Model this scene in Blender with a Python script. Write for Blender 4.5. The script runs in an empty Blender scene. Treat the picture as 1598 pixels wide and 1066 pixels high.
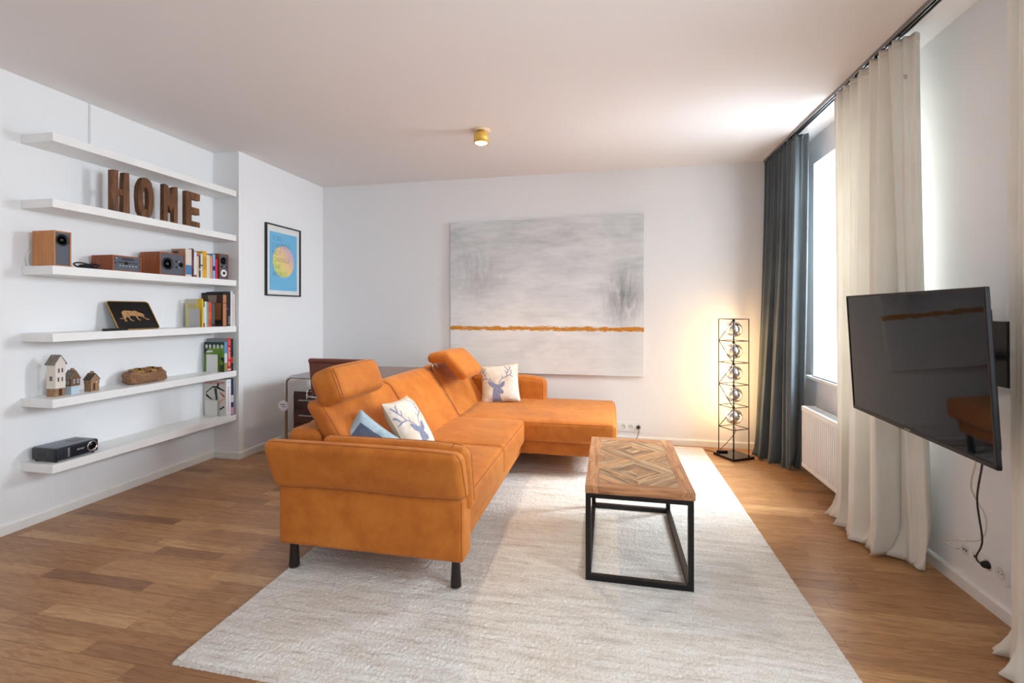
import bpy, bmesh, math, random
import numpy as np
from mathutils import Vector, Matrix
random.seed(7); np.random.seed(7)
SC = bpy.context.scene
COL = SC.collection
PI = math.pi
H = 2.74                       # ceiling height
XL, XP, XR = -3.487, -3.225, 1.655   # left recess wall, left proud wall, right wall
YB, YF, YJ = 4.835, -2.4, 3.585      # back wall, wall behind the camera, jog of the left wall

# ------------------------------------------------------------------ camera, world, lights, exposure
cam = bpy.data.cameras.new('camera'); cam.sensor_width = 36; cam.lens = 730/1598*36
cam.shift_y = -48/1598; cam.clip_start = .05
co = bpy.data.objects.new('camera', cam); COL.objects.link(co)
co.location = (0, 0, 1.32); co.rotation_euler = (PI/2, 0, math.radians(11.687)); SC.camera = co
SC.view_settings.view_transform = 'Standard'; SC.view_settings.look = 'None'
SC.view_settings.gamma = 1; SC.view_settings.use_curve_mapping = False
SC.view_settings.exposure = 0.36
w = bpy.data.worlds.new('sky'); SC.world = w; w.use_nodes = True
bg = w.node_tree.nodes['Background']; bg.inputs[0].default_value = (.80, .90, 1, 1); bg.inputs[1].default_value = 3.0
WINS = [(3.15, 4.28), (.30, 1.45), (-1.75, -.55)]  # last opening is out of view, added for fill light
# daylight: one sky panel outside the far window, soft light in the near opening, fill in the added unseen one
DAY = [((2.75, 3.85, 2.45), (0.0, 3.35, .55), 1.7, 1.7, 330, 150), ((1.915, .875, 1.65), (0, .875, 1.45), 1.05, 1.66, 41, 170), ((1.915, -1.15, 1.65), (0, -1.15, 1.65), 1.1, 1.66, 24, 180)]
for p, q, sx, sy, e, sp in DAY:
    l = bpy.data.lights.new('window_daylight', 'AREA'); l.shape = 'RECTANGLE'
    l.size = sx; l.size_y = sy; l.energy = e; l.color = (.80, .90, 1.0); l.spread = math.radians(sp)
    o = bpy.data.objects.new('window_daylight', l); COL.objects.link(o)
    o.location = p; o.rotation_euler = (Vector(q)-Vector(p)).to_track_quat('-Z', 'Y').to_euler()

# ------------------------------------------------------------------ small helpers
def lin(c):
    if isinstance(c, str):
        c = tuple(int(c[i:i+2], 16) for i in (1, 3, 5))
    f = lambda v: v/12.92 if v <= .04045 else ((v+.055)/1.055)**2.4
    return tuple(f(v/255) for v in c[:3]) + (1,)
class NT:
    def __init__(s, name, rough=.5, metal=0, spec=.5):
        s.m = bpy.data.materials.new(name); s.m.use_nodes = True
        s.t = s.m.node_tree; s.b = s.t.nodes['Principled BSDF']; s.out = s.t.nodes['Material Output']
        s.b.inputs['Roughness'].default_value = rough; s.b.inputs['Metallic'].default_value = metal
        s.b.inputs['Specular IOR Level'].default_value = spec
    def n(s, typ, ins=None, **kw):
        nd = s.t.nodes.new('ShaderNode'+typ)
        for k, v in kw.items(): setattr(nd, k, v)
        for k, v in (ins or {}).items(): s.set(nd.inputs[k], v)
        return nd
    def set(s, sock, v):
        if isinstance(v, bpy.types.NodeSocket): s.t.links.new(v, sock)
        elif isinstance(v, bpy.types.Node): s.t.links.new(v.outputs[0], sock)
        else:
            if isinstance(v, str): v = lin(v)
            sock.default_value = v
    def math(s, op, a, b=0.0, c=0.0, clamp=False):
        nd = s.n('Math', {0: a, 1: b, 2: c}, operation=op, use_clamp=clamp); return nd.outputs[0]
    def mix(s, f, a, b, mode='MIX'):
        nd = s.n('MixRGB', {0: f, 1: a, 2: b}, blend_type=mode); return nd.outputs[0]
    def coord(s, kind='Object'): return s.n('TexCoord').outputs[kind]
    def mapping(s, v, scale=(1, 1, 1), loc=(0, 0, 0)):
        return s.n('Mapping', {0: v, 'Scale': scale, 'Location': loc}).outputs[0]
    def noise(s, v, scale=5, detail=4, rough=.55, dist=0):
        return s.n('TexNoise', {'Vector': v, 'Scale': scale, 'Detail': detail, 'Roughness': rough, 'Distortion': dist}).outputs[0]
    def ramp(s, f, stops):
        nd = s.n('ValToRGB', {0: f}); e = nd.color_ramp.elements
        while len(e) < len(stops): e.new(.5)
        for el, (p, c) in zip(e, stops):
            el.position = p; el.color = lin(c) if isinstance(c, (str, tuple)) and (isinstance(c, str) or max(c) > 1) else (c, c, c, 1) if isinstance(c, (int, float)) else tuple(c)
        return nd.outputs[0]
    def color(s, v): s.set(s.b.inputs['Base Color'], v); return s
    def bump(s, h, strength=.2, dist=.01):
        nd = s.n('Bump', {'Strength': strength, 'Distance': dist, 'Height': h}); s.t.links.new(nd.outputs[0], s.b.inputs['Normal']); return s
    def sep(s, v): return s.n('SeparateXYZ', {0: v}).outputs
MATS = {}
def plain(col, rough=.5, metal=0, spec=.5):
    k = (col, rough, metal, spec)
    if k not in MATS:
        t = NT('paint_'+str(len(MATS)), rough, metal, spec)
        f = t.noise(t.coord(), 9, 3)
        base = lin(col); t.color(t.mix(f, tuple(c*.93 for c in base[:3])+(1,), tuple(min(1, c*1.05) for c in base[:3])+(1,)))
        MATS[k] = t.m
    return MATS[k]

def link(name, me, mat, parent=None, smooth=False):
    o = bpy.data.objects.new(name, me); COL.objects.link(o)
    if mat is not None: me.materials.append(mat)
    if smooth: me.polygons.foreach_set('use_smooth', [True]*len(me.polygons))
    if parent is not None: o.parent = parent
    return o
def origin(o):
    v = Vector((0, 0, 0))
    while o is not None: v = v+o.location; o = o.parent
    return v
LOCAL = False
def mk(name, vf, mat, parent=None, smooth=False, local=None, base=None):
    """vf = (verts, faces) in world coordinates (or local ones)"""
    v, f = vf
    local = LOCAL if local is None else local
    off = Vector((0, 0, 0)) if (local or parent is None) else origin(parent)
    if base is not None and parent is None: off = Vector(base)
    me = bpy.data.meshes.new(name)
    me.from_pydata([tuple(Vector(p)-off) for p in v], [], f); me.update()
    o = link(name, me, mat, parent, smooth)
    if base is not None and parent is None: o.location = base
    return o
def tag(o, label=None, cat=None, group=None, kind=None):
    if label: o['label'] = label
    if cat: o['category'] = cat
    if group: o['group'] = group
    if kind: o['kind'] = kind
    return o
def thing(name, label, cat, loc=(0, 0, 0), rot=(0, 0, 0), group=None):
    o = bpy.data.objects.new(name, None); COL.objects.link(o); o.empty_display_size = .05
    o.location = loc; o.rotation_euler = rot
    return tag(o, label, cat, group)
def join(*vfs):
    V, F = [], []
    for v, f in vfs:
        n = len(V); V += list(v); F += [tuple(i+n for i in q) for q in f]
    return V, F
def box(x0, x1, y0, y1, z0, z1):
    v = [(x, y, z) for x in (x0, x1) for y in (y0, y1) for z in (z0, z1)]
    return v, [(0, 1, 3, 2), (4, 6, 7, 5), (0, 4, 5, 1), (2, 3, 7, 6), (0, 2, 6, 4), (1, 5, 7, 3)]
def xf(vf, M): return [M @ Vector(p) for p in vf[0]], vf[1]
def softbox(x0, x1, y0, y1, z0, z1, r, n=(6, 6, 6), fn=None, seg=3, want_map=False):
    c = np.array([(x0+x1)/2, (y0+y1)/2, (z0+z1)/2]); h = np.array([(x1-x0)/2, (y1-y0)/2, (z1-z0)/2])
    r = min(r, *(h*.999))
    ax = []
    for a in range(3):
        e = [-h[a]+r*(1-math.tan(PI/4*(1-i/seg))) for i in range(seg)]
        m = list(np.linspace(-h[a]+r, h[a]-r, n[a]+1))
        ax.append(e+m+[-q for q in reversed(e)])
    L = [len(a) for a in ax]
    def mp(p):
        p = np.array(p, float); q = np.clip(p, -(h-r), h-r); d = p-q; l = np.linalg.norm(d)
        if l > 1e-9: p = q+d/l*r
        u = p/h; p = p+c
        return tuple(fn(p, u)) if fn else tuple(p)
    idx = {}; V = []; F = []
    def g(i, j, k):
        t = (i, j, k)
        if t not in idx: idx[t] = len(V); V.append(mp((ax[0][i], ax[1][j], ax[2][k])))
        return idx[t]
    for a in range(3):
        b, d = (a+1) % 3, (a+2) % 3
        for s in (0, L[a]-1):
            for i in range(L[b]-1):
                for j in range(L[d]-1):
                    q = []
                    for (ii, jj) in ((i, j), (i+1, j), (i+1, j+1), (i, j+1)):
                        t = [0, 0, 0]; t[a] = s; t[b] = ii; t[d] = jj; q.append(g(*t))
                    F.append(tuple(q if s else q[::-1]))
    if want_map: return (V, F), (lambda u: mp(np.array(u)*h))
    return V, F
def tube(pts, r, seg=8, closed=False):
    P = [Vector(p) for p in pts]; n = len(P); V = []; F = []
    t0 = (P[1]-P[0]).normalized(); up = Vector((0, 0, 1)) if abs(t0.z) < .9 else Vector((1, 0, 0))
    nx = t0.cross(up).normalized()
    rs = r if hasattr(r, '__len__') else [r]*n
    for i in range(n):
        a = P[i-1] if (i or closed) else P[i]; b = P[(i+1) % n] if (i < n-1 or closed) else P[i]
        t = (b-a).normalized(); nx = (nx-t*nx.dot(t)).normalized(); ny = t.cross(nx)
        for k in range(seg):
            q = 2*PI*k/seg; V.append(P[i]+(nx*math.cos(q)+ny*math.sin(q))*rs[i])
    for i in range(n if closed else n-1):
        for k in range(seg):
            a = i*seg+k; b = i*seg+(k+1) % seg; c = ((i+1) % n)*seg
            F.append((a, b, c+(k+1) % seg, c+k))
    if not closed: F += [tuple(range(seg))[::-1], tuple(range((n-1)*seg, n*seg))]
    return V, F
def spline(pts, k=8):
    P = [Vector(p) for p in pts]; out = []
    for i in range(len(P)-1):
        a, b, c, d = P[max(i-1, 0)], P[i], P[i+1], P[min(i+2, len(P)-1)]
        for j in range(k):
            t = j/k; out.append(.5*((2*b)+(c-a)*t+(2*a-5*b+4*c-d)*t*t+(3*b-a-3*c+d)*t**3))
    return out+[P[-1]]
def lathe(prof, seg=24, M=None):
    V, F = [], []
    for r, z in prof:
        for k in range(seg): V.append(Vector((r*math.cos(2*PI*k/seg), r*math.sin(2*PI*k/seg), z)))
    for i in range(len(prof)-1):
        for k in range(seg):
            F.append((i*seg+k, i*seg+(k+1) % seg, (i+1)*seg+(k+1) % seg, (i+1)*seg+k))
    F += [tuple(range(seg))[::-1], tuple(range((len(prof)-1)*seg, len(prof)*seg))]
    if M is not None: V = [M @ p for p in V]
    return V, F
def prism(poly, z0, z1, M=None):
    n = len(poly); V = [Vector((p[0], p[1], z0)) for p in poly]+[Vector((p[0], p[1], z1)) for p in poly]
    F = [tuple(range(n))[::-1], tuple(range(n, 2*n))]+[(i, (i+1) % n, n+(i+1) % n, n+i) for i in range(n)]
    if M is not None: V = [M @ p for p in V]
    return V, F
def frame_mat(o, right, up):
    """local x = right, local y = up, local z = right x up, at o"""
    r = Vector(right).normalized(); u = Vector(up).normalized(); n = r.cross(u)
    m = Matrix.Identity(4)
    for i, a in enumerate((r, u, n)):
        for j in range(3): m[j][i] = a[j]
    for j in range(3): m[j][3] = o[j]
    return m
def rrect(w, h, r, k=4):
    out = []
    for cx, cy, a0 in ((w/2-r, h/2-r, 0), (-w/2+r, h/2-r, PI/2), (-w/2+r, -h/2+r, PI), (w/2-r, -h/2+r, 1.5*PI)):
        for i in range(k+1):
            a = a0+PI/2*i/k; out.append((cx+r*math.cos(a), cy+r*math.sin(a)))
    return out
def circle(r, n=24, cx=0, cy=0): return [(cx+r*math.cos(2*PI*i/n), cy+r*math.sin(2*PI*i/n)) for i in range(n)]
def text_vf(txt, size, M, align='LEFT', thin=0, stretch=1.0, width=None):
    c = bpy.data.curves.new('t', 'FONT'); c.body = txt; c.size = size; c.align_x = align; c.offset = thin; c.extrude = .0004; c.resolution_u = 2
    o = bpy.data.objects.new('t', c); COL.objects.link(o)
    dg = bpy.context.evaluated_depsgraph_get(); me = bpy.data.meshes.new_from_object(o.evaluated_get(dg))
    v = [Vector(p.co) for p in me.vertices]; f = [tuple(p.vertices) for p in me.polygons]
    bpy.data.objects.remove(o); bpy.data.meshes.remove(me); bpy.data.curves.remove(c)
    if width and v:
        x0 = min(p.x for p in v); x1 = max(p.x for p in v); k = width/(x1-x0)
        for p in v: p.x = p.x*k
    return [M @ Vector((p.x*stretch, p.y, p.z)) for p in v], f
def clip(poly, a, b, c):
    """keep a*x+b*y<=c"""
    out = []
    for i in range(len(poly)):
        p, q = poly[i], poly[(i+1) % len(poly)]; dp, dq = a*p[0]+b*p[1]-c, a*q[0]+b*q[1]-c
        if dp <= 0: out.append(p)
        if dp*dq < 0:
            t = dp/(dp-dq); out.append((p[0]+t*(q[0]-p[0]), p[1]+t*(q[1]-p[1])))
    return out

# ------------------------------------------------------------------ shared materials
def m_wall(name, col):
    t = NT(name, .85, 0, .25); p = t.coord('Object')
    t.color(t.mix(t.noise(p, 1.3, 3), tuple(c*.985 for c in lin(col)[:3])+(1,), lin(col)))
    return t.bump(t.noise(p, 160, 3), .04, .002).m
WALL = m_wall('wall_paint', (240, 240, 240)); CEIL = m_wall('ceiling_paint', (244, 240, 238)); TRIM = plain((240, 239, 235), .4)
SHELF = plain((244, 243, 240), .35)
WHITE = plain((240, 240, 238), .45); BLACK = plain((14, 14, 15), .45); BLACKM = plain((12, 12, 13), .38, 0, .4)
CHROME = plain((205, 205, 208), .12, 1); ALU = plain((150, 150, 152), .3, 1); DARK = plain((38, 39, 42), .5)
BRASS = plain((214, 172, 84), .28, 1)
def m_floor():
    t = NT('oak_floor', .36, 0, .42)
    a = t.n('Attribute', attribute_name='tint').outputs['Fac']; off = t.n('Attribute', attribute_name='off').outputs['Fac']
    pos = t.n('NewGeometry').outputs['Position']
    sh = t.n('VectorMath', {0: pos, 1: t.n('CombineXYZ', {0: off, 1: off, 2: off}).outputs[0]}, operation='ADD').outputs[0]
    base = t.ramp(a, [(0, (148, 104, 68)), (.15, (172, 125, 83)), (.55, (184, 137, 92)), (.85, (192, 146, 99)), (1, (202, 158, 110))])
    g1 = t.noise(t.mapping(sh, (1.6, 17, 1)), 3, 6, .62, 1.8)
    g2 = t.noise(t.mapping(sh, (6, 160, 1)), 3, 3, .6)
    c = t.mix(t.ramp(g1, [(.36, 0.0), (.58, 1.0)]), t.mix(1, base, (.66, .58, .52, 1), 'MULTIPLY'), base)
    c = t.mix(t.math('MULTIPLY', g2, .28), c, t.mix(1, c, (.6, .55, .5, 1), 'MULTIPLY'))
    t.color(c); t.set(t.b.inputs['Roughness'], t.ramp(g1, [(0, .36), (1, .27)]))
    return t.bump(g2, .08, .001).m
FLOOR = m_floor()
def m_wood(name, dark, light, scale=1., rough=.55, random_tint=True, contrast=(.3, .7), axis=0, hue=None):
    """grain along the local axis"""
    t = NT(name, rough, 0, .35); p = t.coord('Object')
    rnd = t.n('ObjectInfo').outputs['Random']
    if random_tint:
        p = t.n('VectorMath', {0: p, 1: t.n('CombineXYZ', {0: t.math('MULTIPLY', rnd, 37.), 1: t.math('MULTIPLY', rnd, 11.), 2: rnd}).outputs[0]}, operation='ADD').outputs[0]
    s = [34*scale]*3; s[axis] = 3*scale
    g = t.noise(t.mapping(p, tuple(s)), 1.6, 6, .62, 1.0)
    c = t.ramp(g, [(contrast[0], dark), (contrast[1], light)])
    if random_tint:
        c = t.mix(1, c, t.ramp(rnd, [(0, (.62, .58, .55, 1)), (.35, (.88, .84, .80, 1)), (.7, (1., .95, .88, 1)), (1, (.90, .92, .92, 1))] if hue is None else hue), 'MULTIPLY')
    t.color(c); return t.bump(g, .25, .0015).m
TABLEW = m_wood('mango_wood', (118, 84, 60), (214, 178, 138), .9, .5, contrast=(.34, .62), hue=[(0, (.50, .46, .45, 1)), (.2, (.78, .70, .64, 1)), (.4, (1., .82, .66, 1)), (.6, (1., .96, .86, 1)), (.8, (.80, .82, .82, 1)), (1, (1., .98, .92, 1))])
TABLEB = m_wood('mango_wood_border', (130, 84, 54), (204, 148, 102), .9, .5, contrast=(.3, .62), hue=[(0, (.85, .82, .80, 1)), (1, (1, 1, 1, 1))])
CHERRY = m_wood('cherry_veneer', (132, 66, 34), (176, 98, 54), .9, .4, False, axis=2)
CHERRYL = m_wood('light_cherry_veneer', (176, 112, 62), (204, 140, 84), .9, .4, False, axis=2)
WALNUT = m_wood('walnut_veneer', (58, 30, 22), (92, 50, 36), 1, .35, False, axis=0)
LETTERW = m_wood('carved_dark_wood', (60, 35, 22), (146, 98, 62), 1.2, .6, True, axis=2, hue=[(0, (.75, .72, .7, 1)), (1, (1, 1, 1, 1))])
HOUSEW = m_wood('driftwood', (120, 88, 62), (186, 148, 110), 2.5, .7, False, axis=2)
GREYW = m_wood('weathered_grey_wood', (92, 84, 76), (160, 150, 140), 2.2, .75, False, axis=2)
def m_leather():
    t = NT('orange_nubuck', .62, 0, .25); p = t.coord('Object')
    a = t.noise(p, 3.2, 5, .6, .6); b = t.noise(p, 14, 4, .6)
    f = t.math('ADD', t.math('MULTIPLY', a, .65), t.math('MULTIPLY', b, .35))
    t.color(t.ramp(f, [(.32, (166, 88, 27)), (.5, (188, 107, 36)), (.68, (202, 124, 48))]))
    t.b.inputs['Sheen Weight'].default_value = .18; t.b.inputs['Sheen Roughness'].default_value = .5
    t.set(t.b.inputs['Sheen Tint'], (1, .72, .4, 1))
    return t.bump(t.math('ADD', t.noise(p, 240, 3), t.math('MULTIPLY', a, 1.5)), .12, .003).m
LEATHER = m_leather(); SEAM = plain((150, 78, 26), .7)
RUSSET = plain((112, 58, 46), .45)

# ------------------------------------------------------------------ the room
def struct(name, vf, mat, label, base=None):
    return tag(mk(name, vf, mat), label, name.split('_')[0] if name[0] != 'b' else 'baseboard', kind='structure')
fl = struct('floor', box(XL-.1, XR+.1, YF-.1, YB+.1, -.12, -.012), plain((52, 36, 24), .8), 'oak strip parquet floor of the living room')
W_, RUG = .075, (-1.60, .88, 1.45, 4.74)
F_, CX_, HY_ = 730., 799., 485.; th = math.radians(11.687)
def pix(x, y, z):
    d = -math.sin(th)*x+math.cos(th)*y
    if d < .1: return None
    return CX_+F_*(math.cos(th)*x+math.sin(th)*y)/d, HY_-F_*(z-1.32)/d
planks = []
row = 0; y = YF
rr = random.Random(3)
while y < YB-.001:
    y1 = min(y+W_, YB); x = XL-rr.uniform(0, .5)
    while x < XR:
        L = rr.uniform(.34, .78); a, b = max(x, XL), min(x+L, XR)
        if b-a > .004: planks.append((a, b, y, y1, min(1, max(0, rr.gauss(.5, .25))), rr.uniform(0, 60)))
        x += L
    y = y1
def score(p):
    a, b, c, d = p[:4]; xs = np.linspace(a+.01, b-.01, 5); ys = (c+.01, (c+d)/2, d-.01); s = 0
    for xx in xs:
        for yy in ys:
            q = pix(xx, yy, 0)
            if q is None or not (0 <= q[0] < 1598 and 0 <= q[1] < 1066): continue
            if RUG[0] < xx < RUG[1] and RUG[2] < yy < RUG[3]: continue
            s += 1/(yy*yy+xx*xx)
    return s*(b-a)
planks.sort(key=score, reverse=True)
def plank_attrs(me, tints, offs):
    for nm, vals in (('tint', tints), ('off', offs)):
        at = me.attributes.new(nm, 'FLOAT', 'POINT'); at.data.foreach_set('value', vals)
G = .0005
for p in planks[:300]:
    if score(p) <= 0: break
    cx, cy = (p[0]+p[1])/2, (p[2]+p[3])/2
    v, f = box(p[0]+G-cx, p[1]-G-cx, p[2]+G-cy, p[3]-G-cy, -.014, 0)
    me = bpy.data.meshes.new('plank'); me.from_pydata(v, [], f); plank_attrs(me, [p[4]]*8, [p[5]]*8)
    o = link('plank', me, FLOOR, fl); o.location = (cx, cy, 0)
n0 = sum(1 for p in planks[:300] if score(p) > 0)
V, Fc, T, Of = [], [], [], []
for p in planks[n0:]:
    v, f = box(p[0]+G, p[1]-G, p[2]+G, p[3]-G, -.014, 0); k = len(V)
    V += v; Fc += [tuple(i+k for i in q) for q in f]; T += [p[4]]*8; Of += [p[5]]*8
me = bpy.data.meshes.new('plank_field'); me.from_pydata(V, [], Fc); plank_attrs(me, T, Of)
tag(link('plank_field', me, FLOOR, fl), kind='stuff')

struct('ceiling', box(XL-.1, XR+.5, YF-.1, YB+.1, H, H+.12), CEIL, 'plain white plaster ceiling')
struct('wall_left', join(box(XL-.15, XL, YF-.1, YJ, -.1, H), box(XL-.15, XP, YJ, YB+.1, -.1, H)), WALL, 'white left wall stepping forward past the shelf niche')
struct('wall_back', box(XP, XR+.5, YB, YB+.15, -.1, H), WALL, 'white back wall carrying the wide canvas')
struct('wall_front', box(XL-.15, XR+.5, YF-.15, YF, -.1, H), WALL, 'white wall behind the viewpoint')
ZS, ZT = .765, 2.53
parts = []; ye = YF-.1
for a, b in sorted(WINS):
    parts += [box(XR, XR+.36, ye, a, -.1, H), box(XR, XR+.36, a, b, -.1, ZS), box(XR, XR+.36, a, b, ZT, H)]; ye = b
parts.append(box(XR, XR+.36, ye, YB+.1, -.1, H))
struct('wall_right', join(*parts), WALL, 'white window wall with deep reveals')
GL = NT('window_glass', .02); tr = GL.n('BsdfTransparent'); gl = GL.n('BsdfGlossy', {'Roughness': .01})
fr = GL.math('ADD', .03, GL.math('MULTIPLY', GL.math('POWER', GL.n('LayerWeight', {0: .5}).outputs['Facing'], 5.0), .6)); mx = GL.n('MixShader', {0: fr, 1: tr, 2: gl}); GL.t.links.new(mx.outputs[0], GL.out.inputs[0]); GLASS = GL.m
for i, (a, b) in enumerate(WINS):
    x = 1.955
    wf = tag(mk('window_%d' % (i+1), join(box(x, x+.05, a, b, ZS, ZS+.07), box(x, x+.05, a, b, ZT-.07, ZT), box(x, x+.05, a, a+.07, ZS+.07, ZT-.07),
             box(x, x+.05, b-.07, b, ZS+.07, ZT-.07), box(x, x+.05, (a+b)/2-.045, (a+b)/2+.045, ZS+.07, ZT-.07)), TRIM),
             ['white casement window beside the blue curtain', 'white casement window behind the nearest curtain', 'white casement window behind the viewpoint'][i], 'window', kind='structure')
    for c, d in ((a+.07, (a+b)/2-.045), ((a+b)/2+.045, b-.07)):
        mk('pane', box(x+.02, x+.026, c, d, ZS+.07, ZT-.07), GLASS, wf)
    mk('window_sill', softbox(XR-.045, x, a-.03 if False else a, b, ZS-.001, ZS+.022, .006, (1, 1, 1)), TRIM, wf)
    mk('sill_nose', softbox(XR-.05, XR+.002, a-.04, b+.04, ZS-.004, ZS+.022, .006, (1, 1, 1)), TRIM, wf)
BBP = [(0, 0), (.015, 0), (.015, .052), (.009, .062), (0, .064)]
def baseboard(name, pts, side, label):
    """pts: polyline along the wall foot; side: normals into the room"""
    V, F = [], []
    for (x, y), (nx, ny) in zip(pts, side):
        for d, z in BBP: V.append((x+nx*d, y+ny*d, z))
    k = len(BBP)
    for i in range(len(pts)-1):
        for j in range(k-1): F.append((i*k+j, (i+1)*k+j, (i+1)*k+j+1, i*k+j+1))
    F += [tuple(range(k)), tuple(range((len(pts)-1)*k, len(pts)*k))[::-1]]
    struct(name, (V, F), TRIM, label)
baseboard('baseboard_left', [(XL, YF), (XL, YJ), (XP, YJ), (XP, YB)], [(1, 0), (1, -1), (1, -1), (1, 0)], 'white baseboard along the left wall and its step')
baseboard('baseboard_back', [(XP+.015, YB), (XR, YB)], [(0, -1), (0, -1)], 'white baseboard under the wide canvas')
baseboard('baseboard_right', [(XR, YB-.015), (XR, YF)], [(-1, 0), (-1, 0)], 'white baseboard along the window wall')

# ------------------------------------------------------------------ rug
def m_rug():
    t = NT('rug_pile', .95, 0, .1); p = t.coord('Object')
    a = t.noise(t.mapping(p, (.9, 9, 1)), 3.0, 5, .65, .3)
    b = t.noise(t.mapping(p, (3, 34, 1)), 2.4, 4, .7)
    d = t.noise(p, 1.4, 3); e = t.noise(p, 230, 2, .7)
    c = t.ramp(a, [(.28, (204, 193, 180)), (.45, (224, 217, 207)), (.62, (238, 234, 226)), (.8, (232, 221, 206))])
    c = t.mix(t.math('MULTIPLY', t.ramp(b, [(.54, 0.0), (.72, 1.0)]), .66), c, lin((146, 130, 116)))
    c = t.mix(t.math('MULTIPLY', t.ramp(d, [(.5, 0.0), (.8, 1.0)]), .5), c, lin((222, 200, 178)))
    c = t.mix(t.math('MULTIPLY', t.ramp(e, [(.36, 1.0), (.56, 0.0)]), .42), c, lin((150, 138, 126)))
    t.color(c); return t.m
nx, ny = 500, 660
xs = np.linspace(RUG[0], RUG[1], nx); ys = np.linspace(RUG[2], RUG[3], ny)
gx, gy = np.meshgrid(xs, ys); rng = np.random.RandomState(2)
ed = np.minimum(np.minimum(gx-RUG[0], RUG[1]-gx), np.minimum(gy-RUG[2], RUG[3]-gy))
gz = .0165*np.sqrt(np.clip(ed/.014, 0, 1))+rng.uniform(-.0024, .0024, gx.shape)*(ed > .004)+.0004
gx = gx+rng.uniform(-.0015, .0015, gx.shape); gy = gy+rng.uniform(-.0015, .0015, gy.shape)
ii = np.arange(nx*ny).reshape(ny, nx)
q = np.stack([ii[:-1, :-1], ii[:-1, 1:], ii[1:, 1:], ii[1:, :-1]], -1).reshape(-1, 4)
c0 = np.array([(RUG[0]+RUG[1])/2, (RUG[2]+RUG[3])/2, 0])
vv = np.stack([gx, gy, np.maximum(gz, .0003)], -1).reshape(-1, 3)-c0
me = bpy.data.meshes.new('rug'); me.from_pydata(vv.tolist(), [], q.tolist())
rug = link('rug', me, m_rug(), None, True); rug.location = tuple(c0)
tag(rug, 'large cream and beige streaked pile rug under the sofa and coffee table', 'rug')
RZ = .0190

# ------------------------------------------------------------------ sofa
sofa = thing('corner_sofa', 'orange nubuck corner sofa with chaise and adjustable headrests', 'sofa', (-1.1, 3.3, RZ))
def spart(name, vf, seams=(), mat=LEATHER, seam_r=.0022, label=None):
    o = mk(name, vf, mat, sofa, True)
    for s in seams: mk('seam', tube(s, seam_r, 6), SEAM, o, True)
    if label: o['label'] = label
    return o
def mapped(x0, x1, y0, y1, z0, z1, r, n, fn, paths, k=24):
    vf, mp = softbox(x0, x1, y0, y1, z0, z1, r, n, fn, 4, True)
    out = []
    for pth in paths:
        pts = []
        for a, b in zip(pth[:-1], pth[1:]):
            for t in np.linspace(0, 1, k, endpoint=False): pts.append(mp(np.array(a)*(1-t)+np.array(b)*t))
        pts.append(mp(pth[-1])); out.append(pts)
    return vf, out
def crown(cz=0., cx=0., cy=0.):
    def f(p, u):
        p = np.array(p); k = (1-u[0]**4)*(1-u[1]**4)
        if u[2] > 0: p[2] += cz*k*u[2]
        if u[0] > 0: p[0] += cx*(1-u[2]**2)*(1-u[1]**4)*u[0]
        if u[1] < 0: p[1] += cy*(1-u[2]**2)*(1-u[0]**4)*u[1]
        p[2] += .003*math.sin(p[0]*13+p[1]*7)*k
        return p
    return f
# base frames
spart('base', softbox(-1.62, -.690, 2.10, 4.62, .170, .30, .02, (4, 10, 2)))
spart('chaise_base', softbox(-.72, .005, 3.70, 4.62, .170, .32, .025, (4, 4, 2)))
spart('back_shell', softbox(-1.675, -1.47, 2.165, 4.66, .170, .70, .045, (2, 12, 4), lambda p, u: (p[0]+.02*(p[2]-.17), p[1], p[2])))
# seat cushions
for a, b in ((2.155, 2.925), (2.925, 3.685)):
    vf, s = mapped(-1.36, -.657, a, b, .262, .452, .035, (8, 8, 4), crown(.014, .012), [[(1, -.97, .86), (1, .97, .86)], [(1, .99, .8), (-.2, .99, .86)]])
    spart('seat_cushion', vf, s)
vf, s = mapped(-1.36, .058, 3.645, 4.64, .285, .452, .035, (12, 8, 4), crown(.012, .010, .008), [[(-.0, -1, .86), (.97, -1, .86)], [(1, -.96, .86), (1, .96, .86)], [(1, -1, .8), (1, -1, -.8)]])
spart('chaise_cushion', vf, s)
# leaning back cushions
def lean(p, u):
    p = np.array(p); k = (1-u[1]**6)
    if u[0] > 0: p[0] += .022*(1-u[2]**2)*k*u[0]
    if u[2] > 0: p[2] += .008*k*u[2]
    p[0] -= (p[2]-.44)*.64
    return p
for a, b in ((2.175, 2.94), (2.94, 3.715), (3.715, 4.50)):
    vf, s = mapped(-1.325, -1.205, a, b, .40, .838, .042, (3, 8, 8), lean, [[(.96, -.985, -.9), (.96, -.985, .9), (.3, -.985, 1.0)], [(.95, .985, -.9), (.95, .985, .9)]])
    spart('back_cushion', vf, s)
# far arm along the back wall
vf, s = mapped(-1.36, -.60, 4.50, 4.665, .36, .685, .05, (8, 3, 5), lambda p, u: (p[0], p[1], p[2]-(.035*max(0, u[0])**3 if u[2] > 0 else 0)), [[(.93, -1, -.9), (.93, -1, .9), (-.9, -1, .98)]])
spart('arm', vf, s)
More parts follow.
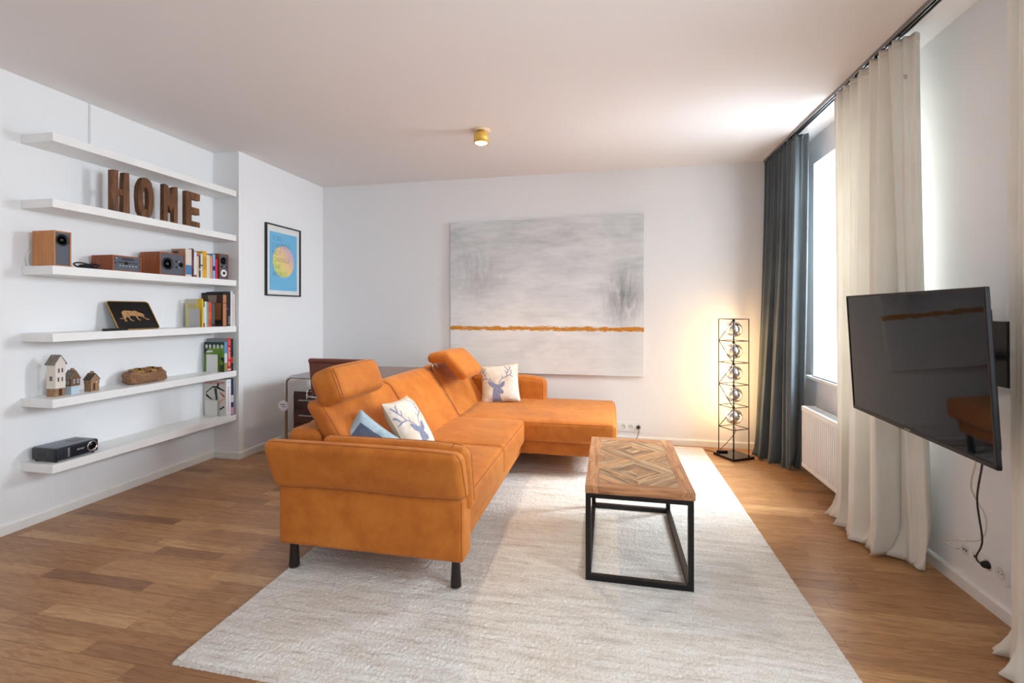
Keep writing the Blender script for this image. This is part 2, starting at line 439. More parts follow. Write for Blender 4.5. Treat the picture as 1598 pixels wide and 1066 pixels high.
# near arm: lower panel, leaning flap, inner pad
vf, s = mapped(-1.600, -.645, 2.028, 2.16, .168, .47, .022, (10, 2, 4), None, [[(.985, -1, -.95), (.985, -1, .9)]])
spart('arm', vf, s)
def flap(p, u):
    p = np.array(p); t = (p[2]-.452)/.26
    p[1] -= .085*t**1.3; p[2] -= .012*max(0, u[0])**4*max(0, t)
    p[1] -= .012*(1-u[2]**2)*(u[1] < 0); p[0] += .02*t*(1 if u[0] < -.5 else 0)*-.6
    p[2] += .004*math.sin(p[0]*9)*(1-t)
    return p
vf, s = mapped(-1.615, -.628, 2.008, 2.100, .452, .702, .042, (14, 3, 6), flap, [[(-.95, -.55, 1), (.965, -.55, 1), (1, -.5, .5), (1, -.4, -.8)], [(-.97, -1, -.93), (.97, -1, -.93)]])
spart('arm_flap', vf, s)
vf, s = mapped(-1.37, -.624, 2.085, 2.175, .40, .708, .035, (10, 3, 6), lambda p, u: (p[0], p[1]-.055*(p[2]-.42)/.25, p[2]-(.02*max(0, u[0])**5)), [[(-.9, .2, 1), (.96, .2, 1), (1, .2, .4), (1, .2, -.7)], [(.80, -.9, 1), (.80, .9, 1)]])
spart('arm_pad', vf, s)
# headrests
def tilt(cx, cz, ang):
    ca, sa = math.cos(ang), math.sin(ang)
    def f(p, u):
        x, z = p[0]-cx, p[2]-cz
        if u[2] > 0: z += .008*(1-u[1]**4)*(1-u[0]**2)
        if u[0] > 0: x += .010*(1-u[1]**4)*(1-u[2]**2)
        return (cx+x*ca+z*sa, p[1], cz-x*sa+z*ca)
    return f
def headrest(vf, s, posts, extra=None):
    o = spart('headrest', vf, s)
    for a, b in posts: mk('post', tube([a, b], .006, 8), CHROME, o, True)
    if extra: 
        e = mk('fold_pad', extra[0], LEATHER, o, True)
    return o
vf, s = mapped(-1.535, -1.372, 2.185, 2.665, .815, 1.010, .045, (4, 10, 4), tilt(-1.455, .93, -.38), [[(.93, -.93, -.9), (.93, -.93, .93), (.93, .93, .93), (.93, .93, -.9)], [(.93, -.93, -.93), (.93, .93, -.93)], [(.80, -.97, -.9), (.80, -.97, .93)]])
headrest(vf, s, [((-1.46, 2.32, .78), (-1.47, 2.32, .9)), ((-1.46, 2.54, .78), (-1.47, 2.54, .9))])
vf, s = mapped(-1.475, -1.275, 3.64, 4.13, .888, .972, .04, (4, 10, 3), tilt(-1.38, .93, -.10), [])
vfb, _ = mapped(-1.352, -1.102, 3.625, 4.11, .815, .905, .04, (6, 10, 3), tilt(-1.228, .865, .80), [])
headrest(vf, s, [((-1.455, 3.72, .80), (-1.45, 3.72, .90)), ((-1.455, 3.82, .80), (-1.45, 3.82, .90))], (vfb,))
WENGE = plain((30, 18, 14), .4)
for x, y_ in ((-1.565, 2.105), (-.705, 2.105), (-1.55, 4.52), (-.03, 3.78), (-.03, 4.54)):
    o = mk('leg', lathe([(.026, RZ+.006), (.0255, RZ+.02), (.0185, .165), (.0185, .18)], 20, Matrix.Translation((x, y_, 0))), WENGE, sofa, True)
    mk('glide', lathe([(.022, RZ), (.023, RZ+.006)], 20, Matrix.Translation((x, y_, 0))), CHROME, o, True)

# ------------------------------------------------------------------ cushions
def in_poly(P, x, y):
    r = np.zeros(x.shape, bool); n = len(P)
    for i in range(n):
        (x1, y1), (x2, y2) = P[i], P[(i+1) % n]
        c = ((y1 > y) != (y2 > y)); r ^= c & (x < (x2-x1)*(y-y1)/(y2-y1+1e-12)+x1)
    return r
def seg_d(a, b, x, y):
    ax, ay = a; dx, dy = b[0]-ax, b[1]-ay; t = np.clip(((x-ax)*dx+(y-ay)*dy)/(dx*dx+dy*dy+1e-12), 0, 1)
    return np.hypot(x-ax-t*dx, y-ay-t*dy)
def deer_mask(U, Vv):
    c = lambda q: [((x-205)/690., (y-(360-115*(x-205)/645.))/(615+20*(x-205)/645.)) for x, y in q]
    polys = [[(405, 960), (425, 800), (440, 720), (470, 660), (500, 648), (540, 660), (575, 700), (625, 765), (600, 800), (545, 800), (560, 860), (580, 940)],
             [(480, 700), (430, 708), (370, 684), (338, 640), (345, 615), (400, 620), (480, 655)], [(540, 690), (550, 660), (585, 615), (645, 578), (652, 600), (638, 655), (600, 690)]]
    lines = [[(480, 655), (430, 610), (320, 580), (250, 590), (220, 610)], [(320, 580), (260, 500), (230, 430)], [(262, 490), (280, 430), (310, 400)],
             [(290, 525), (315, 475)], [(240, 575), (215, 530)], [(385, 595), (380, 550)], [(540, 655), (560, 600), (610, 540), (690, 500), (740, 470), (800, 490)],
             [(610, 545), (605, 500)], [(690, 500), (690, 440), (665, 400)], [(690, 460), (725, 400), (655, 320)], [(725, 395), (755, 350), (740, 320)], [(740, 475), (778, 430), (768, 385)]]
    m = np.zeros(U.shape)
    for P in polys:
        P = c(P)
        for du in (-.002, .002):
            for dv in (-.002, .002): m = np.maximum(m, in_poly(P, U+du, Vv+dv)*1.0)
    for L in lines:
        L = c(L); w0 = .011
        for i in range(len(L)-1): m = np.maximum(m, np.clip((w0-seg_d(L[i], L[i+1], U, Vv))/.004+.5, 0, 1))
    return m
def cushion(name, label, M, size, thick, mat_front, mat_back, print_fn=None, n=110, border=None, piping=None, group=None, flange=0):
    """a square cushion; local x right, y up, z out of its face"""
    root = thing(name, label, 'cushion', group=group); root.matrix_world = M
    g = np.linspace(-1, 1, n); X, Y = np.meshgrid(g, g)
    pin = 1-.07*(1-Y**2)*np.abs(X)**2; pin2 = 1-.07*(1-X**2)*np.abs(Y)**2
    Hh = thick/2*np.power(np.clip((1-X**4)*(1-Y**4), 0, 1), .55)
    rs = np.random.RandomState(5); wr = .0025*np.sin(X*9+Y*4+np.sin(Y*6)*1.2)*(1-np.clip(Hh/(thick/2), 0, 1))*4*np.clip(Hh/(thick/2), 0, 1)
    for sgn, mat, nm in ((1, mat_front, 'front_panel'), (-1, mat_back, 'back_panel')):
        Z = sgn*(Hh+wr*.8)
        v = np.stack([X*pin*size/2, Y*pin2*size/2, Z], -1).reshape(-1, 3)
        ii = np.arange(n*n).reshape(n, n); q = np.stack([ii[:-1, :-1], ii[:-1, 1:], ii[1:, 1:], ii[1:, :-1]], -1).reshape(-1, 4)
        if sgn < 0: q = q[:, ::-1]
        me = bpy.data.meshes.new(nm); me.from_pydata(v.tolist(), [], q.tolist())
        if print_fn is not None and sgn > 0:
            at = me.attributes.new('print', 'FLOAT', 'POINT'); at.data.foreach_set('value', print_fn((X+1)/2, (1-Y)/2).reshape(-1))
        link(nm, me, mat, root, True)
    e = []
    for i in range(4*40):
        s, t = divmod(i, 40); t = -1+2*t/40
        a, b = [(t, -1), (1, t), (-t, 1), (-1, -t)][s]
        e.append((a*(1-.07*(1-b*b)*a*a)*size/2, b*(1-.07*(1-a*a)*b*b)*size/2, 0))
    mk('piping', tube(e, .004, 6, True), piping or mat_back, root, True, local=True)
    return root
def m_deer():
    t = NT('deer_print_linen', .9, 0, .15); p = t.coord('Object')
    a = t.n('Attribute', attribute_name='print').outputs['Fac']
    base = t.ramp(t.noise(p, 9, 3), [(.3, (202, 186, 164)), (.5, (217, 208, 193)), (.75, (226, 221, 210))])
    vo = t.n('TexVoronoi', {'Vector': p, 'Scale': 16.0}); base = t.mix(t.math('MULTIPLY', t.math('LESS_THAN', vo.outputs['Distance'], .22), .5), base, (.80, .80, .77, 1))
    ink = t.ramp(t.noise(p, 60, 3), [(.3, (116, 120, 146)), (.7, (140, 144, 168))])
    t.color(t.mix(a, base, ink)); return t.bump(t.noise(p, 500, 2), .2, .001).m
DEER = m_deer(); LINEN = plain((206, 186, 160), .9)
DM = lambda U, V: deer_mask(U, V)
CUSH = {'a': ((-1.140, 2.565, .635), (-.047, .997, -.057), (-.526, .024, .85)),
        'b': ((-1.012, 4.335, .628), (.985, .10, .10), (-.09, .36, .93)),
        'c': ((-1.255, 2.270, .540), (.841, .06, -.531), (.42, .34, .80))}
def cmat(k):
    o, r, u = CUSH[k]; r = Vector(r).normalized(); u = Vector(u); u = (u-r*u.dot(r)).normalized(); return frame_mat(Vector(o), r, u)
cushion('deer_cushion', 'pale linen cushion with grey stag head beside the blue cushion', cmat('a'), .37, .12, DEER, LINEN, DM, group='stag head cushions')
cushion('deer_cushion', 'pale linen cushion with grey stag head in the chaise corner', cmat('b'), .365, .11, DEER, LINEN, DM, group='stag head cushions')
def m_velvet():
    t = NT('blue_velvet', .6, 0, .3); p = t.coord('Object'); x, y_, z = t.sep(p)
    m = t.math('MAXIMUM', t.math('ABSOLUTE', x), t.math('ABSOLUTE', y_))
    f = t.math('GREATER_THAN', t.math('ADD', m, t.math('MULTIPLY', t.noise(p, 20, 2), .008)), .136)
    t.color(t.mix(f, t.ramp(t.noise(p, 14, 4), [(.3, (62, 76, 100)), (.7, (98, 114, 138))]), t.ramp(t.noise(p, 20, 3), [(.3, (140, 168, 182)), (.7, (178, 202, 212))])))  # pale edge also paints the velvet's lit side and sheen into the colour
    t.b.inputs['Sheen Weight'].default_value = .5; return t.m
VELV = m_velvet()
cushion('velvet_cushion', 'slate blue velvet cushion with pale blue border behind the near arm', cmat('c'), .36, .09, VELV, plain((168, 192, 202), .7))

# ------------------------------------------------------------------ coffee table
tx0, tx1, ty0, ty1, tzt = -.112, .392, 2.280, 3.175, .478
ct = thing('coffee_table', 'wooden coffee table with diamond inlay top on black steel frame', 'table', ((tx0+tx1)/2, (ty0+ty1)/2, RZ))
s = .025
fx0, fx1, fy0, fy1, fz1 = tx0+.002, tx1-.006, ty0+.008, ty1-.008, .442
for x in (fx0, fx1-s):
    for y_ in (fy0, fy1-s): mk('leg', box(x, x+s, y_, y_+s, RZ, fz1-s), BLACKM, ct)
for z0 in (RZ, fz1-s):
    for y_ in (fy0, fy1-s): mk('crossbar', box(fx0+(s if z0 == RZ else 0), fx1-(s if z0 == RZ else 0), y_, y_+s, z0, z0+s), BLACKM, ct)
    for x in (fx0, fx1-s): mk('side_bar', box(x, x+s, fy0+s, fy1-s, z0, z0+s), BLACKM, ct)
top = mk('tabletop', box(tx0+.01, tx1-.01, ty0+.01, ty1-.01, fz1, tzt-.012), plain((92, 62, 40), .7), ct)
def board(cx, cy, ang, poly, z0, z1, name='plank'):
    """poly in local (grain along local x)"""
    v, f = prism(poly, z0-tzt, z1-tzt); me = bpy.data.meshes.new(name); me.from_pydata([tuple(p) for p in v], [], f)
    o = link(name, me, TABLEB if name == 'border_board' else TABLEW, top); o.location = Vector((cx, cy, tzt))-origin(top); o.rotation_euler = (0, 0, ang)
    return o
bw = .062; g = .0006; bz = fz1+.0005
L = ty1-ty0
for x in (tx0+bw/2, tx1-bw/2): board(x, (ty0+ty1)/2, PI/2, [(-L/2, -bw/2), (L/2, -bw/2), (L/2, bw/2), (-L/2, bw/2)], bz, tzt, 'border_board')
Wd = tx1-tx0-2*bw-2*g
for y_ in (ty0+bw/2, ty1-bw/2): board((tx0+tx1)/2, y_, 0, [(-Wd/2, -bw/2), (Wd/2, -bw/2), (Wd/2, bw/2), (-Wd/2, bw/2)], bz, tzt, 'border_board')
ix0, ix1, iy0, iy1 = tx0+bw+g, tx1-bw-g, ty0+bw+g, ty1-bw-g
cw, ch = (ix1-ix0)/2, (iy1-iy0)/4; rt = random.Random(11)
for ci in range(2):
    for ri in range(4):
        cell = [(ix0+ci*cw, iy0+ri*ch), (ix0+(ci+1)*cw, iy0+ri*ch), (ix0+(ci+1)*cw, iy0+(ri+1)*ch), (ix0+ci*cw, iy0+(ri+1)*ch)]
        sg = 1 if (ci+ri) % 2 else -1                      # direction of the diagonal
        ang = math.atan2(ch*sg, cw); nxx, nyy = -math.sin(ang), math.cos(ang)
        cc = (ix0+(ci+.5)*cw, iy0+(ri+.5)*ch)
        ext = max(abs((p[0]-cc[0])*nxx+(p[1]-cc[1])*nyy) for p in cell); st = 2*ext/6
        for k in range(6):
            lo, hi = -ext+k*st, -ext+(k+1)*st
            P = clip(cell, nxx, nyy, hi-g+nxx*cc[0]+nyy*cc[1]); P = clip(P, -nxx, -nyy, -(lo+g+nxx*cc[0]+nyy*cc[1])) if P else P
            if len(P) < 3: continue
            mx_, my_ = sum(p[0] for p in P)/len(P), sum(p[1] for p in P)/len(P)
            ca, sa = math.cos(-ang), math.sin(-ang)
            Q = [((p[0]-mx_)*ca-(p[1]-my_)*sa, (p[0]-mx_)*sa+(p[1]-my_)*ca) for p in P]
            board(mx_, my_, ang, Q, bz, tzt-rt.uniform(0, .0018))

# ------------------------------------------------------------------ painting, poster
def m_canvas():
    t = NT('abstract_canvas', .7, 0, .3); p = t.coord('Object'); x, y_, z = t.sep(p)     # x 0..2.01, z 0..1.607
    a = t.noise(t.mapping(p, (1.1, 1, 3.4)), 1.6, 6, .6, .5); b = t.noise(t.mapping(p, (2.5, 1, 14)), 2, 5, .65, .3)
    f = t.math('ADD', t.math('MULTIPLY', a, .7), t.math('MULTIPLY', b, .3))
    up = t.n('MapRange', {0: z, 1: .5, 2: 1.6, 3: .07, 4: -.10}).outputs[0]
    c = t.ramp(t.math('ADD', f, up), [(.28, (190, 194, 196)), (.42, (213, 216, 217)), (.56, (228, 230, 230)), (.72, (238, 240, 240))])
    def blob(cx, cz, wx, wz):
        dx = t.math('DIVIDE', t.math('SUBTRACT', x, cx), wx); dz = t.math('DIVIDE', t.math('SUBTRACT', z, cz), wz)
        r = t.math('ADD', t.math('MULTIPLY', dx, dx), t.math('MULTIPLY', dz, dz)); return t.math('POWER', 2.718, t.math('MULTIPLY', r, -1.0))
    v = t.noise(t.mapping(p, (9, 1, 2.2)), 1.7, 5, .6, .8)
    d1 = t.math('MULTIPLY', t.math('MULTIPLY', blob(1.82, .80, .17, .27), t.ramp(v, [(.30, .1), (.60, 1.0)])), .8)
    c = t.mix(d1, c, lin((112, 118, 124)))
    d2 = t.math('MULTIPLY', t.math('MULTIPLY', blob(.32, 1.08, .26, .22), t.ramp(v, [(.36, 0.0), (.66, 1.0)])), .5)
    c = t.mix(d2, c, lin((150, 150, 150)))
    d3 = t.math('MULTIPLY', t.math('MULTIPLY', blob(1.80, .22, .2, .22), t.ramp(a, [(.4, 0.0), (.7, 1.0)])), .45); c = t.mix(d3, c, lin((170, 172, 180)))
    wob = t.noise(t.mapping(p, (2.2, 1, 1)), 2, 3); rag = t.noise(t.mapping(p, (5, 1, 36)), 2.5, 4, .7)
    dz = t.math('ABSOLUTE', t.math('SUBTRACT', z, t.math('ADD', .452, t.math('MULTIPLY', wob, .035))))
    band = t.math('LESS_THAN', t.math('ADD', dz, t.math('MULTIPLY', t.math('SUBTRACT', rag, .5), .085)), .0195)
    dry = t.ramp(t.noise(t.mapping(p, (5, 1, 40)), 3, 3), [(.30, .35), (.42, 1.0)])
    c = t.mix(t.math('MULTIPLY', band, dry), c, t.ramp(rag, [(.3, (190, 118, 22)), (.7, (214, 148, 48))]))
    t.color(c); return t.bump(b, .25, .004).m
pt = thing('abstract_painting', 'wide grey abstract canvas with ochre stripe above the sofa', 'painting', (-1.672, 4.798, .665))
mk('canvas', softbox(-1.672, .342, 4.799, 4.833, .665, 2.272, .004, (2, 1, 2), None, 2), m_canvas(), pt)
mk('stretcher', box(-1.60, .27, 4.815, 4.8345, .72, .76), plain((190, 160, 120), .7), pt)
po = thing('framed_poster', 'blue typographic poster with pastel disc in thin black frame', 'poster', (XP, 3.90, 1.467))
y0, y1, z0, z1, x = 3.902, 4.412, 1.467, 2.168, XP
for a in (box(x, x+.024, y0, y1, z0, z0+.012), box(x, x+.024, y0, y1, z1-.012, z1), box(x, x+.024, y0, y0+.012, z0+.012, z1-.012), box(x, x+.024, y1-.012, y1, z0+.012, z1-.012)):
    mk('frame_rail', a, BLACK, po)
mk('mount', box(x+.001, x+.010, y0+.012, y1-.012, z0+.012, z1-.012), plain((238, 238, 236), .6), po)
pr = mk('print', box(x+.010, x+.0112, y0+.055, y1-.05, z0+.055, z1-.072), plain((112, 192, 232), .6), po)
def m_disc():
    t = NT('pastel_disc', .6); px_, py_, pz_ = t.sep(t.n('NewGeometry').outputs['Position'])
    f = t.math('ADD', t.n('MapRange', {0: py_, 1: 4.02, 2: 4.30, 3: 0, 4: .55}).outputs[0], t.n('MapRange', {0: pz_, 1: 1.65, 2: 1.95, 3: 0, 4: .55}).outputs[0])
    t.color(t.ramp(f, [(0, (196, 214, 130)), (.35, (232, 226, 122)), (.62, (244, 208, 150)), (1, (214, 178, 214))])); return t.m
FRM = frame_mat(Vector((x+.0112, y0+.062, 0)), (0, 1, 0), (0, 0, 1))
mk('disc', prism(circle(.158, 44, .192, 1.812), 0, .0006, FRM), m_disc(), pr)
INK = plain((66, 92, 118), .6)
for i, (tx, wd) in enumerate([('YOU', .118), ('CANNOT', .252), ('NOT', .122), ('CHANGE', .252), ('THE', .118), ('WORLD', .212)]):
    mk('lettering', text_vf(tx, .074, FRM @ Matrix.Translation((.028, 2.010-i*.070, .0009)), 'LEFT', -.0022, 1, wd), INK, pr)
mk('glazing', box(x+.0165, x+.0180, y0+.012, y1-.012, z0+.012, z1-.012), GLASS, po)

# ------------------------------------------------------------------ floating shelves
SH = [2.385, 1.99, 1.59, 1.185, .79, .40]
SL = ['topmost empty white floating shelf under the ceiling', 'white floating shelf carrying the wooden HOME letters', 'white floating shelf carrying speakers and the radio',
      'white floating shelf carrying the leopard tray', 'white floating shelf carrying the toy houses', 'lowest white floating shelf carrying the projector']
for z, lb in zip(SH, SL):
    tag(mk('floating_shelf', softbox(XL, -3.24, 2.172, 3.575, z-.052, z, .0025, (1, 1, 1), None, 2), SHELF, base=(XL, 2.172, z-.052)), lb, 'shelf', 'white floating shelves')
tag(mk('cable_channel', softbox(XL, XL+.006, 2.547, 2.559, 2.3865, H, .002, (1, 1, 1), None, 2), plain((222, 221, 216), .6), base=(XL, 2.55, 2.3865)), 'thin vertical cable channel above the topmost shelf', 'cable')

# letters
def letter(name, polys, y0_, w, h, z, label, holes=None, x0=-3.365, dep=.07):
    M = frame_mat(Vector((x0, y0_, z)), (0, 1, 0), (0, 0, 1))
    root = thing(name, label, 'letter', (x0, y0_, z), group='carved HOME letters')
    return root, M
def lmesh(bmfaces, dep, M):
    return join(*[prism(p, 0, dep, M) for p in bmfaces])
def bev(o, w_=.004):
    m = o.modifiers.new('bevel', 'BEVEL'); m.width = w_; m.segments = 2; m.limit_method = 'ANGLE'
z = SH[1]; LX = -3.337
def wob(poly, a=.002): return [(p[0]+rt.uniform(-a, a), p[1]+rt.uniform(-a, a)*(p[1] > .004)) for p in poly]
def solid(outer, hole=None, dep=.06, M=None):
    bm = bmesh.new()
    if hole is None:
        f = bm.faces.new([bm.verts.new((p[0], p[1], 0)) for p in outer])
        r = bmesh.ops.extrude_face_region(bm, geom=[f]); bmesh.ops.translate(bm, vec=(0, 0, dep), verts=[e for e in r['geom'] if isinstance(e, bmesh.types.BMVert)])
    else:
        n = len(outer); a = [[bm.verts.new((p[0], p[1], zz)) for p in L_] for zz in (0, dep) for L_ in (outer, hole)]
        for i in range(n):
            j = (i+1) % n
            for q in ((a[0][j], a[0][i], a[1][i], a[1][j]), (a[2][i], a[2][j], a[3][j], a[3][i]), (a[0][i], a[0][j], a[2][j], a[2][i]), (a[1][j], a[1][i], a[3][i], a[3][j])): bm.faces.new(q)
    bmesh.ops.recalc_face_normals(bm, faces=bm.faces)
    bm.verts.index_update(); v = [M @ x_.co for x_ in bm.verts]; f = [tuple(x_.index for x_ in q.verts) for q in bm.faces]; bm.free()
    return v, f
def put_letter(nm, y0_, outer, hole, label, dep=.042, k=.8):
    outer = [(p[0]*k, p[1]) for p in outer]; hole = hole and [(p[0]*k, p[1]) for p in hole]
    M = frame_mat(Vector((LX, y0_, z)), (0, 1, 0), (0, 0, 1))
    o = mk(nm, solid(wob(outer), hole and wob(hole), dep, M), LETTERW, base=(LX, y0_, z)); bev(o)
    return tag(o, label, 'letter', 'carved HOME letters')
put_letter('wooden_letter', 2.556, [(0, 0), (.056, 0), (.054, .125), (.094, .128), (.094, 0), (.150, 0), (.148, .296), (.098, .29), (.096, .172), (.054, .168), (.052, .296), (.002, .29)], None, 'carved dark wooden letter H on the shelf')
el = lambda a, b, cx, cy, n=28: [(cx+a*math.copysign(abs(math.cos(q))**.85, math.cos(q)), cy+b*math.copysign(abs(math.sin(q))**.85, math.sin(q))) for q in [2*PI*i/n for i in range(n)]]
put_letter('wooden_letter', 2.735, [(p[0], max(p[1], 0)) for p in el(.066, .150, .066, .147)], el(.022, .082, .066, .147), 'carved dark wooden letter O on the shelf', k=.9)
put_letter('wooden_letter', 2.935, [(0, 0), (.036, 0), (.036, .14), (.060, .105), (.074, .08), (.088, .105), (.104, .14), (.104, 0), (.142, 0), (.142, .294), (.100, .29), (.071, .225), (.044, .29), (0, .294)], None, 'carved dark wooden letter M on the shelf')
put_letter('wooden_letter', 3.125, [(0, 0), (.138, 0), (.138, .055), (.052, .055), (.052, .113), (.132, .113), (.132, .168), (.052, .168), (.052, .232), (.138, .232), (.138, .288), (0, .29)], None, 'carved dark wooden letter E on the shelf', k=.93)

# audio gear (fronts face the room, +x)
GREYP = plain((84, 90, 100), .55)
def cabinet_box(name, label, cat, x0, x1, y0_, y1_, z0_, z1_, mat, t=.008, group=None):
    r = thing(name, label, cat, ((x0+x1)/2, (y0_+y1_)/2, z0_), group=group)
    mk('cabinet', join(box(x0, x1, y0_, y1_, z0_, z0_+t), box(x0, x1, y0_, y1_, z1_-t, z1_), box(x0, x1, y0_, y0_+t, z0_+t, z1_-t), box(x0, x1, y1_-t, y1_, z0_+t, z1_-t), box(x0, x0+t, y0_+t, y1_-t, z0_+t, z1_-t)), mat, r)
    mk('front_panel', box(x1-.012, x1-.004, y0_+t, y1_-t, z0_+t, z1_-t), GREYP, r)
    return r, x1-.004
AX = lambda x, y_, z_: frame_mat(Vector((x, y_, z_)), (0, 1, 0), (0, 0, 1))      # local z points into the room (+x)
def driver(r, x, y_, z_, rad, mat=BLACK, ring=None, name='driver'):
    d = mk(name, lathe([(rad, -.002), (rad, .0015), (rad*.92, .002), (rad*.85, -.001), (rad*.35, -.004), (rad*.30, -.001), (.0004, .001)], 28, AX(x+.002, y_, z_)), mat, r, True)
    return d
def knob(r, x, y_, z_, rad, mat=WHITE, l=.008): mk('knob', lathe([(rad, 0), (rad*.95, l), (rad*.7, l+.001)], 16, AX(x, y_, z_)), mat, r, True)
r, fx = cabinet_box('loudspeaker', 'honey wood loudspeaker with grey front at the shelf end', 'speaker', -3.44, -3.272, 2.200, 2.293, SH[2], 1.806, CHERRYL)
driver(r, fx, 2.246, 1.752, .036)
mk('speaker_wire', tube(spline([(-3.44, 2.235, 1.70), (-3.462, 2.205, 1.685), (-3.468, 2.19, 1.64), (-3.455, 2.195, SH[2]+.004), (-3.43, 2.21, SH[2]+.004)]), .002, 6), WHITE, r, True)
r, fx = cabinet_box('compact_disc_player', 'cherry wood compact disc player with grey front', 'cd player', -3.45, -3.272, 2.540, 2.738, SH[2], 1.698, CHERRY)
mk('display', box(fx, fx+.001, 2.605, 2.690, 1.668, 1.684), plain((46, 50, 56), .3), r)
mk('disc_slot', box(fx, fx+.0012, 2.580, 2.712, 1.648, 1.654), BLACK, r)
mk('disc_slot_lip', prism(circle(.012, 16), 0, .0012, AX(fx, 2.634, 1.648)), BLACK, r)
knob(r, fx, 2.562, 1.677, .006, CHROME); knob(r, fx, 2.562, 1.646, .005, BLACK, .004); knob(r, fx, 2.722, 1.646, .004, CHROME, .004)
for i in range(6): mk('button', box(fx, fx+.002, 2.588+i*.022, 2.596+i*.022, 1.628, 1.632), WHITE, r)
tag(mk('remote_control', softbox(-3.46, -3.42, 2.66, 2.80, 1.6985, 1.714, .005, (1, 2, 1), None, 2), BLACK, None, True, base=(-3.44, 2.72, 1.6985)), 'small black remote control lying on the disc player', 'remote')
r, fx = cabinet_box('table_radio', 'cherry wood table radio with round grille beside paperbacks', 'radio', -3.45, -3.272, 2.878, 3.090, SH[2], 1.762, CHERRY)
driver(r, fx, 2.945, 1.677, .047); driver(r, fx, 3.058, 1.677, .017, BLACK, name='dial')
mk('dial_ring', tube([AX(fx+.001, 3.058, 1.677) @ Vector((.022*math.cos(q), .022*math.sin(q), 0)) for q in np.linspace(0, 2*PI, 28, endpoint=False)], .0012, 6, True), GREYP, r)
for zz in (1.655, 1.700): knob(r, fx, 3.034, zz, .0065, CHROME); mk('switch', lathe([(.008, 0), (.008, .003)], 14, AX(fx, 3.018, zz)), BLACK, r)
r, fx = cabinet_box('mini_speaker', 'small cherry wood speaker with white clock dial at the paperbacks end', 'speaker', -3.42, -3.272, 3.424, 3.520, SH[2], 1.812, CHERRY, .006)
driver(r, fx, 3.470, 1.752, .033)
mk('clock_dial', lathe([(.031, 0), (.031, .003), (.014, .003)], 28, AX(fx, 3.472, 1.646)), WHITE, r); mk('dial_centre', lathe([(.014, .003), (.013, .006)], 20, AX(fx, 3.472, 1.646)), BLACK, r)
knob(r, fx, 3.448, 1.700, .007, BLACK); knob(r, fx, 3.470, 1.702, .006, CHROME); knob(r, fx, 3.498, 1.700, .006, BLACK)
pts = []; rc = random.Random(5)
for i in range(26):
    a = i*1.05; pts.append((-3.325+.034*math.cos(a)+rc.uniform(-.01, .01), 2.420+(.040+.028*math.sin(i*.6))*math.sin(a)+rc.uniform(-.012, .012), SH[2]+.006+.034*abs(math.sin(i*.75))*(.55+.45*math.cos(i*.3))))
pts = spline(pts+[(-3.32, 2.49, SH[2]+.006), (-3.36, 2.525, SH[2]+.006), (-3.45, 2.522, SH[2]+.006)], 8)
tag(mk('coiled_cable', tube([(p[0], p[1], max(p[2], SH[2]+.0045)) for p in pts], .0045, 6), BLACK, None, True, base=(-3.335, 2.415, SH[2])), 'tangle of black cable beside the disc player', 'cable')

# ------------------------------------------------------------------ books
PAGES = plain((226, 218, 200), .9)
def book(y0_, y1_, z_, h, dep, col, label, xs=-3.275, spine=None, cover=None, group='books on the shelves', name='book', xback=None, band=None):
    """spine towards the room (+x); thickness along y; near cover faces the camera (-y)"""
    r = thing(name, label, 'book', (xs-dep/2, (y0_+y1_)/2, z_), group=group)
    t = min(.002, (y1_-y0_)*.12); m = plain(col, .55)
    y0_ += .0006; y1_ -= .0006
    c = mk('cover', join(box(xs-dep, xs-t, y0_, y0_+t, z_, z_+h), box(xs-dep, xs-t, y1_-t, y1_, z_, z_+h), box(xs-t, xs, y0_, y1_, z_, z_+h)), m, r)
    mk('pages', box(xs-dep+.003, xs-t, y0_+t, y1_-t, z_+.003, z_+h-.003), PAGES, r)
    SM = frame_mat(Vector((xs, (y0_+y1_)/2, z_)), (0, 1, 0), (0, 0, 1))
    for k in (spine or []):
        if k[0] == 'b': mk('spine_band', prism([(-(y1_-y0_)*.49, k[1]*h), ((y1_-y0_)*.49, k[1]*h), ((y1_-y0_)*.49, k[2]*h), (-(y1_-y0_)*.49, k[2]*h)], 0, .0004, SM), plain(k[3], .6), c)
        else:
            TM = frame_mat(Vector((xs+.0004, (y0_+y1_)/2-k[3]*.35, z_+k[2]*h)), (0, 0, -1), (0, 1, 0))
            mk('lettering', text_vf(k[1], k[3], TM, 'LEFT', width=k[5] if len(k) > 5 else None), plain(k[4], .6), c)
    CM = frame_mat(Vector((xs-dep, y0_, z_)), (1, 0, 0), (0, 0, 1))                # on the near cover: local z points to -y
    for k in (cover or []):
        if k[0] == 'p': mk('cover_shape', prism([(p[0]*dep, p[1]*h) for p in k[1]], 0, .0004+k[3], CM), plain(k[2], .6), c)
        else: mk('lettering', text_vf(k[1], k[4], CM @ Matrix.Translation((k[2]*dep, k[3]*h, .0008)), 'LEFT', width=k[6] if len(k) > 6 else None), plain(k[5], .6), c)
    return r
g3, g4, g5 = 'paperbacks on the radio shelf', 'books on the leopard tray shelf', 'books on the two lowest shelves'
z = SH[2]
book(3.097, 3.153, z, .222, .135, (222, 212, 200), 'thick cream paperback with blue lower spine beside the radio', spine=[('b', .08, .42, (72, 124, 168)), ('t', 'RACHEL', .92, .02, (60, 60, 60))][:1], cover=[('p', [(0, .0), (1, 0), (1, 1), (0, 1)], (186, 140, 100), 0), ('p', [(.08, .62), (.5, .62), (.5, .92), (.08, .92)], (60, 68, 86), .0003)], group=g3)
book(3.153, 3.173, z, .229, .14, (72, 22, 34), 'dark burgundy hardback beside the thick cream paperback', spine=[('b', .3, .62, (110, 50, 66))], group=g3)
